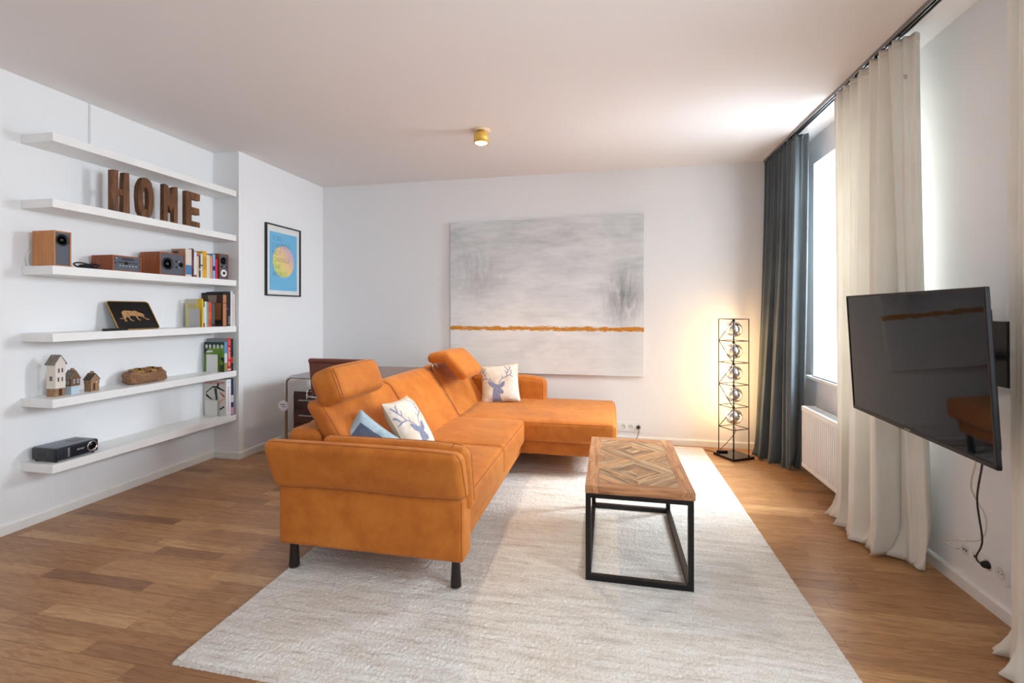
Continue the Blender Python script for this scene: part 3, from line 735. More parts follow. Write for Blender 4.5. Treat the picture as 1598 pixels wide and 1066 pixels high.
book(3.174, 3.200, z, .205, .13, (226, 226, 226), 'pale grey paperback with red foot mark on its spine', spine=[('b', .02, .10, (150, 60, 50))], group=g3)
book(3.200, 3.220, z, .193, .125, (222, 200, 164), 'tan paperback with red corner next to the dark slim one', spine=[('b', .9, .99, (206, 44, 30))], group=g3)
book(3.220, 3.237, z, .180, .12, (58, 44, 44), 'slim dark brown paperback with white title marks', spine=[('b', .38, .42, (210, 205, 200)), ('b', .32, .35, (190, 185, 180))], group=g3)
book(3.237, 3.256, z, .200, .13, (214, 222, 226), 'pale blue grey paperback left of the mustard book', spine=[('b', .48, .54, (60, 64, 70))], group=g3)
book(3.256, 3.294, z, .222, .14, (232, 172, 20), 'mustard yellow paperback standing among pale ones', spine=[('b', .30, .80, (214, 152, 12))], group=g3)
book(3.295, 3.311, z, .196, .13, (226, 220, 200), 'narrow ivory paperback touching the mustard book', group=g3)
book(3.311, 3.327, z, .194, .13, (222, 216, 196), 'narrow ivory paperback left of the salmon book', group=g3)
book(3.327, 3.352, z, .190, .125, (226, 150, 112), 'salmon pink paperback in the middle of the radio shelf row', spine=[('b', .05, .4, (206, 160, 128))], group=g3)
book(3.356, 3.382, z, .207, .13, (138, 176, 222), 'light blue paperback left of the magenta one', spine=[('b', .34, .52, (40, 50, 96))], group=g3)
book(3.384, 3.406, z, .168, .115, (204, 40, 84), 'short magenta paperback beside the small clock speaker', group=g3)
z = SH[3]
book(3.252, 3.262, z, .233, .165, (236, 196, 44), 'slim yellow cover brochure behind the grey bookend', group=g4, cover=[('p', [(0, 0), (.70, 0), (.70, 1), (0, 1)], (214, 204, 150), 0), ('p', [(.05, .84), (.70, .84), (.70, .99), (.05, .99)], (206, 196, 184), .0003), ('p', [(.14, .66), (.66, .66), (.66, .84), (.14, .84)], (198, 188, 128), .0005)])
book(3.264, 3.278, z, .165, .12, (224, 220, 220), 'short white booklet with crimson foot', spine=[('b', 0, .2, (150, 40, 70))], group=g4)
book(3.278, 3.295, z, .212, .13, (228, 220, 202), 'cream paperback left of the teal one', group=g4)
book(3.295, 3.313, z, .209, .13, (84, 168, 172), 'teal paperback between cream and red spines', group=g4)
book(3.313, 3.342, z, .207, .13, (226, 62, 18), 'bright red orange paperback beside the teal one', group=g4, spine=[('b', .3, .6, (236, 90, 30))])
book(3.342, 3.378, z, .198, .13, (84, 86, 84), 'charcoal grey hardback beside the red orange one', group=g4, spine=[('b', .03, .12, (30, 30, 32))])
book(3.448, 3.486, z, .292, .215, (28, 22, 22), 'tall black art book with brown cave photo cover', xs=-3.262, group=g4, spine=[('b', .02, .93, (196, 130, 84)), ('b', .68, .70, (20, 20, 20))],
     cover=[('p', [(.02, .02), (.98, .02), (.98, .94), (.02, .94)], (74, 44, 28), 0), ('p', [(.35, .70), (.68, .70), (.72, .92), (.28, .92)], (150, 128, 112), .0003), ('p', [(.55, .2), (.9, .2), (.92, .68), (.66, .7)], (168, 102, 60), .0003), ('p', [(.5, .08), (.96, .08), (.96, .16), (.5, .16)], (22, 18, 18), .0005)])
book(3.486, 3.508, z, .30, .21, (22, 24, 36), 'tall navy black hardback beside the cave photo book', xs=-3.262, group=g4, spine=[('b', .48, .53, (110, 50, 140))])
book(3.508, 3.532, z, .302, .21, (18, 20, 26), 'tall black hardback with white spine lettering', xs=-3.262, group=g4, spine=[('b', .05, .3, (120, 122, 130))])
book(3.532, 3.556, z, .308, .21, (232, 228, 226), 'tall white paperback left of the last pale book', xs=-3.262, group=g4)
book(3.556, 3.578, z, .286, .21, (226, 216, 210), 'pale pinkish paperback standing against the wall step', xs=-3.258, group=g4)
z = SH[4]
book(3.455, 3.487, z, .258, .205, (92, 150, 204), 'paperback with green meadow cover behind a white bookend', xs=-3.253, group=g5, spine=[('b', .02, .3, (150, 146, 70)), ('b', .3, .62, (214, 220, 226))],
     cover=[('p', [(0, 0), (1, 0), (1, 1), (0, 1)], (104, 146, 44), 0), ('p', [(0, .74), (1, .9), (1, 1), (0, 1)], (32, 56, 30), .0003), ('p', [(0, .56), (.16, .72), (.1, 1), (0, 1)], (24, 40, 34), .0005), ('p', [(.78, .0), (1, 0), (1, .28), (.78, .2)], (52, 60, 30), .0003),
            ('p', [(.80, .44), (.9, .5), (1, .46), (1, .22), (.92, .34)], (22, 30, 20), .0005), ('p', [(.06, .64), (.42, .66), (.42, .72), (.06, .71)], (222, 228, 222), .0005)]+
           [('p', [(q, .78), (q+.07, .78), (q+.1, .88), (q+.035, .93), (q-.03, .88)], (206, 214, 206), .0007) for q in (.08, .26, .46, .64, .84)])
book(3.489, 3.527, z, .288, .21, (206, 28, 34), 'thick red book lettered KUNST 101', xs=-3.253, group=g5, spine=[('t', 'KUNST 101', .72, .026, (244, 240, 238), .155), ('t', '101', .97, .018, (240, 200, 200), .04), ('b', .03, .08, (236, 190, 190))],
     cover=[('p', [(0, 0), (1, 0), (1, 1), (0, 1)], (150, 150, 152), 0)])
book(3.528, 3.554, z, .282, .205, (26, 26, 28), 'black book with red label low on its spine', xs=-3.253, group=g5, spine=[('b', .24, .44, (196, 50, 40))])
book(3.555, 3.577, z, .274, .2, (120, 150, 138), 'grey green book at the wall step on the houses shelf', xs=-3.255, group=g5)
z = SH[5]
R1 = [(.06, .86), (.30, .87)]
book(3.474, 3.527, z, .318, .228, (236, 236, 238), 'thick white arts and architecture book with black boomerang cover', xs=-3.253, group=g5, spine=[('t', 'arts & architecture', .80, .027, (206, 44, 54), .21), ('b', .93, .935, (60, 60, 70)), ('b', .03, .035, (60, 60, 70))],
     cover=[('p', [(0, 0), (1, 0), (1, 1), (0, 1)], (214, 210, 202), 0), ('t', 'arts & architecture', .05, .885, .044, (196, 44, 50), .198),
            ('p', [(.08, .60), (.16, .66), (.40, .78), (.56, .77), (.92, .68), (.94, .71), (.62, .82), (.40, .82), (.10, .66)], (22, 22, 24), .0003), ('p', [(.08, .60), (.14, .60), (.38, .46), (.34, .445), (.10, .54)], (26, 26, 28), .0003),
            ('p', [(.56, .78), (.64, .78), (.70, .90), (.63, .92)], (22, 22, 24), .0005), ('p', [(.46, .76), (.58, .76), (.63, .45), (.54, .45)], (46, 46, 48), .0004),
            ('p', [(.68, .69), (.94, .56), (.90, .52), (.72, .64)], (206, 50, 34), .0003), ('p', [(.92, .53), (.94, .48), (.70, .34), (.70, .41)], (232, 172, 148), .0003), ('p', [(.70, .20), (.74, .17), (.92, .25), (.90, .29)], (22, 22, 24), .0003),
            ('p', [(.08, .39), (.20, .37), (.20, .34), (.08, .35)], (200, 60, 50), .0003)])
book(3.528, 3.556, z, .314, .225, (34, 44, 96), 'dark blue book beside the arts and architecture book', xs=-3.253, group=g5, spine=[('b', .36, .56, (210, 214, 226)), ('b', .02, .22, (220, 150, 186))])
book(3.557, 3.577, z, .318, .225, (150, 146, 140), 'grey book at the wall step on the lowest shelf', xs=-3.253, group=g5)
# bookends
for (y_, x0, x1, z_, h, col, lb) in ((3.238, -3.385, -3.285, SH[3], .152, (188, 188, 188), 'grey sheet metal bookend before the yellow brochure'), (3.436, -3.416, -3.302, SH[4], .152, (224, 224, 218), 'white sheet metal bookend before the green meadow book'), (3.455, -3.445, -3.322, SH[5], .142, (224, 222, 216), 'white sheet metal bookend before the arts and architecture book')):
    r = thing('bookend', lb, 'bookend', ((x0+x1)/2, y_, z_), group='sheet metal bookends'); m = plain(col, .4)
    M = frame_mat(Vector(((x0+x1)/2, y_, z_+h/2)), (1, 0, 0), (0, 0, 1))
    mk('upright', prism(rrect(x1-x0, h, .008), -.0, .0016, M), m, r); mk('foot', box(x0+.005, x1-.005, y_-.06, y_-.0016, z_, z_+.0016), m, r)

# ------------------------------------------------------------------ ornaments
a0 = math.atan2(.115, .198)
th_ = Vector((-.115, 0, .198)).normalized()
tr_ = thing('serving_tray', 'black tray with walking golden leopard leaning on the wall', 'tray', (-3.325, 2.77, SH[3]))
TM = frame_mat(Vector((-3.327, 2.775, SH[3]+.001))+th_*.116, (0, 1, 0), th_)
mk('tray_base', prism(rrect(.302, .228, .02), -.004, 0, TM), plain((9, 10, 12), .3), tr_)
rim = rrect(.302, .228, .02, 5)
mk('rim', tube([TM @ Vector((p[0], p[1], .003)) for p in rim], .0035, 8, True), BRASS, tr_, True)
def lp(q): return [((x_-160-512)/1332*.45, (530-y_)/1332*.45) for x_, y_ in q]
leo = [(480, 560), (490, 490), (540, 455), (620, 458), (700, 470), (745, 455), (800, 490), (860, 520), (885, 545), (885, 580), (850, 585), (880, 610), (915, 640), (950, 640), (950, 660), (905, 655), (850, 610), (800, 575), (745, 580), (750, 640), (785, 655), (780, 668), (740, 662), (725, 610), (710, 575), (650, 568), (600, 580), (595, 620), (620, 660), (650, 670), (640, 685), (600, 668), (575, 625), (570, 590), (530, 600), (510, 640), (525, 690), (490, 690), (480, 650), (490, 625), (440, 640), (415, 625), (420, 608), (445, 622), (485, 612)]
def m_leo():
    t = NT('gold_leopard', .45, .2); vo = t.n('TexVoronoi', {'Vector': t.coord(), 'Scale': 170.0}); t.color(t.ramp(vo.outputs['Distance'], [(.28, (70, 46, 28)), (.45, (206, 158, 104))])); return t.m
mk('leopard_motif', prism([((x_-685)/1332*.52, -(y_-560)/1332*.52) for x_, y_ in leo], 0, .0008, TM), m_leo(), tr_)
tag(mk('remote_control', softbox(-3.285, -3.248, 2.478, 2.648, SH[3], SH[3]+.016, .006, (1, 3, 1), lambda p, u: (p[0]-.03*(u[1]+1)*.4, p[1], p[2]), 3), BLACK, None, True, base=(-3.27, 2.56, SH[3])), 'long black remote control lying before the leopard tray', 'remote')

CREAM = plain((226, 216, 204), .7)
def gable(x0, x1, y0_, y1_, z0_, z1_, zr, ov=.0):
    """house body, ridge along x"""
    ym = (y0_+y1_)/2
    v = [(x, y_, z_) for x in (x0, x1) for (y_, z_) in ((y0_, z0_), (y1_, z0_), (y1_, z1_), (ym, zr), (y0_, z1_))]
    return v, [(4, 3, 2, 1, 0), (5, 6, 7, 8, 9), (0, 1, 6, 5), (1, 2, 7, 6), (2, 3, 8, 7), (3, 4, 9, 8), (4, 0, 5, 9)]
def roofing(x0, x1, y0_, y1_, z1_, zr, t, ov):
    ym = (y0_+y1_)/2; k = (zr-z1_)/(ym-y0_); out = []
    for s, ye_ in ((-1, y0_), (1, y1_)):
        yo = ye_+s*ov; zo = z1_-k*ov
        out.append(([(x, y_, z_) for x in (x0-ov*.5, x1+ov*.5) for (y_, z_) in ((yo, zo), (ym, zr), (ym, zr+t), (yo, zo+t))],
                    [(0, 1, 2, 3), (7, 6, 5, 4), (0, 4, 5, 1), (1, 5, 6, 2), (2, 6, 7, 3), (3, 7, 4, 0)]))
    return out
def toy_house(label, cx, cy, w_, d_, z_, zf, z1_, zr, foot, wall, roofm, ang, wins, chim=None, ov=.006):
    """ridge along local x; side walls at local -y/+y; gable end at local +x"""
    global LOCAL
    r = thing('toy_house', label, 'ornament', (cx, cy, z_), (0, 0, ang), group='wooden toy houses'); LOCAL = True
    x0, x1, y0_, y1_ = -d_/2, d_/2, -w_/2, w_/2; zf -= z_; z1_ -= z_; zr -= z_
    mk('ground_floor', box(x0, x1, y0_, y1_, 0, zf), foot, r)
    b = mk('upper_floor', gable(x0-.0015, x1+.0015, y0_-.0015, y1_+.0015, zf, z1_, zr), wall, r)
    for rf in roofing(x0, x1, y0_, y1_, z1_, zr, .005, ov): mk('roof_slope', rf, roofm, r)
    if chim: mk('chimney', box(chim-.007, chim+.007, -.007, .007, zr-.012, zr+.016), HOUSEW, r)
    for (side, u, zz, ww, hh, col) in wins:
        zz -= z_
        if side == 'g': vf = box(x1+.0015, x1+.0024, u-ww/2, u+ww/2, zz-hh/2, zz+hh/2)
        else: vf = box(u-ww/2, u+ww/2, y0_-.0024, y0_-.0015, zz-hh/2, zz+hh/2)
        mk('window' if col != 'door' else 'door', vf, plain((40, 38, 40), .5) if col in ('d',) else plain((206, 214, 220), .6) if col == 'w' else WALNUT, b)
    LOCAL = False
    return r
z = SH[4]
toy_house('tallest toy house with cream walls and grey gabled roof', -3.36, 2.270, .056, .060, z, z+.050, 1.000, 1.042 if False else z+.252, HOUSEW, CREAM, GREYW, .10,
          [('g', -.012, z+.105, .007, .026, 'd'), ('g', .010, z+.105, .007, .026, 'd'), ('g', -.010, z+.160, .007, .026, 'd'), ('g', .010, z+.160, .007, .026, 'd'), ('s', -.004, z+.112, .007, .028, 'd'), ('s', .006, z+.112, .007, .028, 'd'), ('g', .0, z+.025, .016, .04, 'door')], ov=.010)
toy_house('brown toy house with pale blue ground floor', -3.352, 2.352, .052, .052, z, z+.052, z+.105, z+.148, plain((186, 206, 216), .8), m_wood('dark_driftwood', (84, 58, 42), (140, 104, 78), 2.5, .7, False, axis=2), GREYW, .10,
          [('s', .0, z+.076, .022, .022, 'w'), ('s', .0, z+.076, .014, .014, 'd'), ('g', -.010, z+.082, .010, .026, 'w'), ('g', .014, z+.082, .010, .026, 'w'), ('g', -.010, z+.082, .006, .018, 'd'), ('g', .014, z+.082, .006, .018, 'd')], chim=.004)
toy_house('smallest plain wooden toy house with dark roof', -3.345, 2.464, .052, .052, z, z+.05, z+.082, z+.115, HOUSEW, HOUSEW, plain((86, 76, 70), .8), .05, [('g', -.006, z+.03, .010, .045, 'door'), ('g', .008, z+.06, .007, .008, 'w'), ('s', .0, z+.115, .001, .001, 'd')][:2], chim=.002)
# root bowl
bowl = thing('root_wood_bowl', 'rough teak root bowl with two gilded hollows', 'bowl', (-3.355, 2.835, z))
def rootfn(p, u):
    a = math.atan2(u[1], u[0]); n_ = .010*math.sin(5*a+2)+.007*math.sin(11*a+u[2]*3)+.004*math.sin(23*a)
    k = 1+n_/.06*(abs(u[0])+abs(u[1]))*.7
    zz = p[2]+(.010*math.sin(p[1]*46)+.006*math.sin(p[0]*90+p[1]*30))*(u[2] > 0)*u[2]
    return (-3.355+(p[0]+3.355)*k, 2.835+(p[1]-2.835)*(1+n_*2), zz)
def m_root():
    t = NT('teak_root', .75); p = t.coord(); g_ = t.noise(t.mapping(p, (20, 20, 60)), 2, 6, .7, 2.0); t.color(t.ramp(g_, [(.3, (96, 62, 40)), (.5, (150, 108, 76)), (.7, (190, 150, 114))])); return t.bump(g_, .8, .006).m
ROOT = m_root()
mk('root_body', softbox(-3.412, -3.298, 2.700, 2.970, z, z+.088, .03, (8, 22, 6), rootfn), ROOT, bowl, True)
for cy, cr in ((2.790, .043), (2.888, .043)):
    o = mk('gilded_hollow', lathe([(cr, .012), (cr*1.06, .020), (cr*.98, .024), (cr*.85, .014), (cr*.5, .006), (.0005, .004)], 26, Matrix.Translation((-3.352, cy, z+.078)) @ Matrix.Rotation(.25, 4, 'Y')), BRASS, bowl, True)
    for q in (.5, 2.4, 4.2):
        mk('bark_rim', softbox(-3.352+(cr+.004)*math.cos(q)-.016, -3.352+(cr+.004)*math.cos(q)+.016, cy+(cr+.002)*math.sin(q)-.014, cy+(cr+.002)*math.sin(q)+.014, z+.076, z+.108, .010, (3, 3, 3), lambda p, u: (p[0]+.004*math.sin(p[1]*300), p[1]+.003*math.sin(p[2]*400), p[2])), plain((40, 30, 26), .8) if q > 2 and q < 3 else ROOT, o, True)
# projector
z = SH[5]
pj = thing('projector', 'black projector with round lens on the lowest shelf', 'projector', (-3.35, 2.32, z))
PB = plain((24, 26, 34), .35)
mk('body', softbox(-3.45, -3.262, 2.199, 2.445, z+.010, z+.086, .010, (3, 3, 2), None, 3), PB, pj, True)
mk('lid', softbox(-3.444, -3.268, 2.206, 2.438, z+.083, z+.089, .0028, (2, 2, 1), None, 2), plain((104, 110, 120), .35), pj, True)
mk('focus_panel', box(-3.40, -3.33, 2.345, 2.41, z+.089, z+.0905), plain((40, 42, 50), .3), pj)
mk('lens_ring', lathe([(.031, 0), (.033, .004), (.030, .008), (.026, .006), (.024, .001)], 32, AX(-3.262, 2.405, z+.050)), CHROME, pj, True)
mk('lens', lathe([(.024, .002), (.018, .005), (.0005, .008)], 28, AX(-3.262, 2.405, z+.050)), plain((10, 11, 14), .08), pj, True)
for i in range(7):
    for j in range(4): mk('vent_slot', box(-3.2625, -3.2610, 2.212+j*.018, 2.224+j*.018, z+.022+i*.008, z+.025+i*.008), plain((70, 76, 88), .4) if j < 3 else plain((190, 198, 206), .3), pj)
mk('side_vent', box(-3.40, -3.34, 2.1982, 2.1995, z+.03, z+.066), BLACK, pj)
mk('lettering', text_vf('acer', .020, AX(-3.2617, 2.318, z+.046), 'LEFT', 0, 1.25), plain((206, 210, 216), .4), pj)
for x in (-3.435, -3.285):
    for y_ in (2.22, 2.425): mk('foot', lathe([(.008, 0), (.008, .012)], 12, Matrix.Translation((x, y_, z))), BLACK, pj)

# ------------------------------------------------------------------ desk and chair behind the sofa
dk = thing('desk', 'brown topped writing desk with chrome tube frame behind the sofa', 'desk', (-2.28, 4.03, 0))
dx0, dx1, dy0, dy1, dz = -2.79, -1.78, 3.64, 4.46, .735
mk('desktop', softbox(dx0+.03, dx1-.03, dy0+.012, dy1, dz-.006, dz+.012, .004, (2, 2, 1), None, 2), plain((128, 94, 82), .25), dk)
for y_ in (dy0, dy1-.02):
    pth = [(dx0, y_, .0)]+[(dx0, y_, dz-.06)]+[(dx0+.06-.06*math.cos(q), y_, dz-.06+.06*math.sin(q)) for q in np.linspace(.15, PI/2, 8)]+[(dx1-.06+.06*math.sin(q), y_, dz-.06+.06*math.cos(q)) for q in np.linspace(0, PI/2-.15, 8)]+[(dx1, y_, dz-.06), (dx1, y_, 0)]
    mk('tube_frame', tube(pth, .0125, 12), CHROME, dk, True)
for x in (dx0, dx1): mk('cross_tube', tube([(x, dy0, .10), (x, dy1-.02, .10)], .010, 10), CHROME, dk, True)
pd = mk('drawer_unit', box(-2.755, -2.34, 3.70, 4.28, .12, .60), WALNUT, dk)
mk('unit_top', box(-2.76, -2.335, 3.695, 4.285, .60, .607), plain((176, 172, 168), .4), dk)
for zz in (.46, .325, .19):
    d_ = mk('drawer', box(-2.750, -2.345, 3.688, 3.70, zz, zz+.128), WALNUT, dk)
    mk('handle', softbox(-2.69, -2.50, 3.668, 3.688, zz+.060, zz+.074, .003, (1, 1, 1), None, 2), ALU, d_)
for x in (-2.74, -2.36):
    for y_ in (3.72, 4.26): mk('caster', lathe([(.022, 0), (.024, .03), (.012, .12)], 14, Matrix.Translation((x, y_, 0))), DARK, dk, True)
tg = thing('hang_tag', 'round white paper tag hanging on the desk leg', 'tag', (-2.79, 3.624, .55))
TGM = frame_mat(Vector((-2.805, 3.6235, .485)), (1, 0, 0), (0, 0, 1))
mk('disc', prism(circle(.048, 32), 0, .0012, TGM), plain((224, 220, 226), .6), tg)
for i, (a, b) in enumerate([(-.026, -.018), (-.014, -.006), (-.002, .008), (.012, .018)]): mk('printed_mark', prism([(a, .004), (b, .004), (b, .014), (a, .014)], .0012, .0016, TGM), plain((40, 36, 40), .6), tg)
mk('printed_mark', prism([(-.010, -.012), (.018, -.012), (.018, -.006), (-.010, -.006)], .0012, .0016, TGM), plain((60, 56, 60), .6), tg)
mk('string', tube([(-2.80, 3.623, .53), (-2.79, 3.625, .545), (-2.785, 3.626, .55)], .0012, 6), WHITE, tg)

ch = thing('armchair', 'russet leather cantilever chair with chrome arms at the desk', 'chair', (-2.06, 3.42, 0))
mk('backrest', softbox(-2.318, -1.812, 3.300, 3.335, .60, .938, .014, (6, 1, 5), lambda p, u: (p[0], p[1]-.02*u[2], p[2])), RUSSET, ch, True)
mk('back_roll', softbox(-2.322, -1.808, 3.275, 3.315, .905, .945, .018, (6, 1, 1)), RUSSET, ch, True)
mk('seat', softbox(-2.30, -1.83, 3.33, 3.60, .455, .50, .02, (5, 4, 1)), RUSSET, ch, True)
for s_, x in ((-1, -2.335), (1, -1.795)):
    fr_ = [(x, 3.62, .012), (x, 3.25, .012), (x, 3.22, .04), (x, 3.22, .30)]
    mk('arm_tube', tube(spline([(x, 3.30, .62), (x, 3.30, .66), (x, 3.32, .69), (x, 3.52, .685), (x, 3.575, .66), (x, 3.585, .60), (x, 3.575, .44), (x, 3.54, .425), (x, 3.36, .425)], 6), .011, 10), CHROME, ch, True)
    mk('arm_pad', softbox(x-.022, x+.022, 3.35, 3.52, .694, .718, .010, (1, 3, 1)), plain((214, 214, 212), .4), ch, True)
    mk('sled_tube', tube(spline([(x, 3.37, .425), (x, 3.575, .40), (x, 3.59, .34), (x, 3.59, .06), (x, 3.57, .016), (x, 3.54, .012), (x, 3.18, .012)], 6), .011, 10), CHROME, ch, True)
mk('floor_tube', tube([(-2.335, 3.18, .012), (-1.795, 3.18, .012)], .011, 10), CHROME, ch, True)
mk('back_tube', tube([(-2.335, 3.30, .635), (-1.795, 3.30, .635)], .009, 10), CHROME, ch, True)
mk('seat_tube', tube([(-2.335, 3.42, .45), (-1.795, 3.42, .45)], .009, 10), CHROME, ch, True)

# ------------------------------------------------------------------ floor lamp
LC = Vector((1.105, 4.545, 0)); la = math.radians(31.3)
lampo = thing('floor_lamp', 'black wire tower floor lamp with five mirrored glass globes', 'lamp', tuple(LC))
def LP(x, y_, z_): return LC+Vector((x*math.cos(la)-y_*math.sin(la), x*math.sin(la)+y_*math.cos(la), z_))
LM = Matrix.Translation(LC) @ Matrix.Rotation(la, 4, 'Z')
mk('base', xf(softbox(-.12, .12, -.12, .12, 0, .022, .003, (1, 1, 1), None, 2), LM), plain((16, 14, 14), .15), lampo)
BRZ = plain((40, 28, 22), .4, .6)
q_ = .087; cs = [(-q_, -q_), (q_, -q_), (q_, q_), (-q_, q_)]
lev = [1.245-.196*i for i in range(6)]
for a, b in cs:
    mk('post', tube([LP(a, b, .022), LP(a, b, 1.245)], .0042, 8), BRZ, lampo, True)
    mk('post_foot', lathe([(.009, .022), (.009, .028), (.005, .03)], 12, Matrix.Translation(LP(a, b, 0))), BRZ, lampo, True)
for zz in lev:
    for i in range(4): mk('rung', tube([LP(*cs[i], zz), LP(*cs[(i+1) % 4], zz)], .0036, 6), BRZ, lampo, True)
# zigzag brace on the face towards the room
px_ = sorted(range(4), key=lambda i: LP(*cs[i], 0).y)
front = cs[px_[0]]; left = min(cs, key=lambda c_: LP(*c_, 0).x)
for i in range(5):
    a, b = (front, left) if i % 2 == 0 else (left, front)
    mk('brace', tube([LP(*a, lev[i]), LP(*b, lev[i+1])], .0036, 6), BRZ, lampo, True)
mk('stem', tube([LP(0, 0, .022), LP(0, 0, 1.245)], .006, 10), BRZ, lampo, True)
mk('stem_arm', tube([LP(-.06, -.06, 1.245), LP(.06, .06, 1.245)], .0036, 6), BRZ, lampo, True)
MG = NT('mirrored_globe_glass', .05); tr2 = MG.n('BsdfTransparent', {0: (.93, .90, .86, 1)}); gl2 = MG.n('BsdfGlossy', {0: (.86, .88, .92, 1), 'Roughness': .04})
lw = MG.n('LayerWeight', {0: .35}); f2 = MG.math('ADD', .62, MG.math('MULTIPLY', lw.outputs['Facing'], .33))
mx2 = MG.n('MixShader', {0: f2, 1: tr2, 2: gl2}); MG.t.links.new(mx2.outputs[0], MG.out.inputs[0]); MIRG = MG.m
BE = NT('warm_filament'); BE.color((1, .6, .25, 1)); BE.set(BE.b.inputs['Emission Color'], (1, .50, .16, 1)); BE.b.inputs['Emission Strength'].default_value = 1.6; BULB = BE.m
CRN = plain((200, 200, 204), .08, 1)
toroom = Vector((-.22, -1, 0)).normalized()
for i in range(5):
    zc = (lev[i]+lev[i+1])/2+.004; c_ = LP(0, 0, zc)
    s_ = mk('globe', lathe([(.074*math.sin(q), -.074*math.cos(q)) for q in np.linspace(.12, PI-.12, 22)], 32, Matrix.Translation(c_)), MIRG, lampo, True)
    mk('inner_mirror', lathe([(.058*math.sin(q), -.058*math.cos(q)) for q in np.linspace(.02, PI*.5, 12)], 28, Matrix.Translation(c_+Vector((.002, -.004, 0))) @ toroom.to_track_quat('-Z', 'Y').to_matrix().to_4x4()), CRN, s_, True)
    mk('collar', lathe([(.010, .0), (.013, .01), (.010, .022)], 14, Matrix.Translation(c_+Vector((0, 0, .066)))), BRZ, s_, True)
    mk('socket', tube([c_+Vector((0, 0, .07)), c_+Vector((-.012, .004, .02))], .007, 10), BRZ, s_, True)
    mk('bulb', lathe([(.004, -.018), (.013, -.008), (.014, .004), (.006, .02)], 14, Matrix.Translation(c_+Vector((-.025, -.045, -.008)))), BULB, s_, True)
    l = bpy.data.lights.new('globe_light', 'POINT'); l.energy = 7.0; l.color = (1, .62, .27); l.shadow_soft_size = .02
    o = bpy.data.objects.new('globe_light', l); COL.objects.link(o); o.parent = lampo; o.location = c_+Vector((-.015, .05, 0))-LC
mk('cord', tube(spline([LP(0, 0, .285), LP(0, 0, .23)+Vector((.012, -.01, 0)), (1.05, 4.52, .14), (1.00, 4.56, .06), (.985, 4.58, .012), (.95, 4.66, .006), (.885, 4.70, .006)], 8), .003, 6), BLACK, lampo, True)
mk('foot_switch', xf(softbox(-.05, .05, -.012, .012, 0, .016, .006, (2, 1, 1), None, 2), Matrix.Translation((1.02, 4.60, .0225)) @ Matrix.Rotation(.2, 4, 'Z')), BLACK, lampo, True)

# ------------------------------------------------------------------ ceiling lamp
cl = thing('ceiling_spotlight', 'small brass cylinder spotlight on the ceiling', 'lamp', (-.985, 3.56, H))
T_ = Matrix.Translation((-.985, 3.56, 0))
mk('ceiling_plate', lathe([(.075, H-.004), (.075, H)], 32, T_), plain((238, 214, 176), .4), cl, True)
mk('neck', lathe([(.030, H-.03), (.030, H-.003)], 20, T_), BRASS, cl, True)
o = mk('housing', lathe([(.052, H-.100), (.058, H-.102), (.058, H-.032), (.050, H-.024), (.02, H-.024)], 32, T_), plain((232, 190, 92), .45, .35), cl, True)
LE = NT('spotlight_glass'); LE.set(LE.b.inputs['Emission Color'], (1, .78, .46, 1)); LE.b.inputs['Emission Strength'].default_value = 9
mk('lens', lathe([(.0005, H-.110), (.03, H-.108), (.052, H-.098)], 28, T_), LE.m, cl, True)
l = bpy.data.lights.new('spotlight_beam', 'SPOT'); l.energy = 62; l.color = (1, .80, .56); l.spot_size = math.radians(110); l.spot_blend = .8; l.shadow_soft_size = .05
o = bpy.data.objects.new('spotlight_beam', l); COL.objects.link(o); o.parent = cl; o.location = (0, 0, -.125)

# ------------------------------------------------------------------ curtain rail and curtains
rl = thing('curtain_rail', 'grey metal curtain track along the window wall ceiling', 'curtain rail', (1.45, 1.6, H))
mk('track', join(box(1.428, 1.472, -2.2, 4.81, H-.006, H), box(1.428, 1.434, -2.2, 4.81, H-.022, H-.006), box(1.447, 1.453, -2.2, 4.81, H-.022, H-.006), box(1.466, 1.472, -2.2, 4.81, H-.022, H-.006)), ALU, rl)
for y_ in list(np.arange(2.72, 3.42, .07))+list(np.arange(4.08, 4.8, .07)): mk('glider', box(1.436, 1.446, y_-.006, y_+.006, H-.030, H-.020), DARK, rl)
def m_cloth(name, a, b, transl, rough=.9, sheen=0):
    t = NT(name, rough, 0, .1); p = t.coord(); n_ = t.noise(p, 3, 2)
    t.color(t.ramp(n_, [(.3, a), (.7, b)])); t.b.inputs['Sheen Weight'].default_value = sheen
    t.bump(t.noise(p, 420, 2), .15, .001)
    if transl:
        tl = t.n('BsdfTranslucent', {0: lin(b)}); m_ = t.n('MixShader', {0: transl, 1: t.b.outputs[0], 2: tl.outputs[0]}); t.t.links.new(m_.outputs[0], t.out.inputs[0])
    return t.m
CW = m_cloth('cream_curtain_cotton', (240, 234, 222), (250, 246, 236), .16); CB = m_cloth('slate_blue_velvet', (76, 84, 88), (90, 98, 102), .0, .7, .3)
def arclen(P, n):
    P = np.array(P, float); d = np.r_[0, np.cumsum(np.hypot(*(P[1:]-P[:-1]).T))]; s_ = np.linspace(0, d[-1], n)
    return np.stack([np.interp(s_, d, P[:, 0]), np.interp(s_, d, P[:, 1])], -1)
def smooth1(P, k):
    for _ in range(k): P[1:-1] = (P[:-2]+2*P[1:-1]+P[2:])/4
    return P
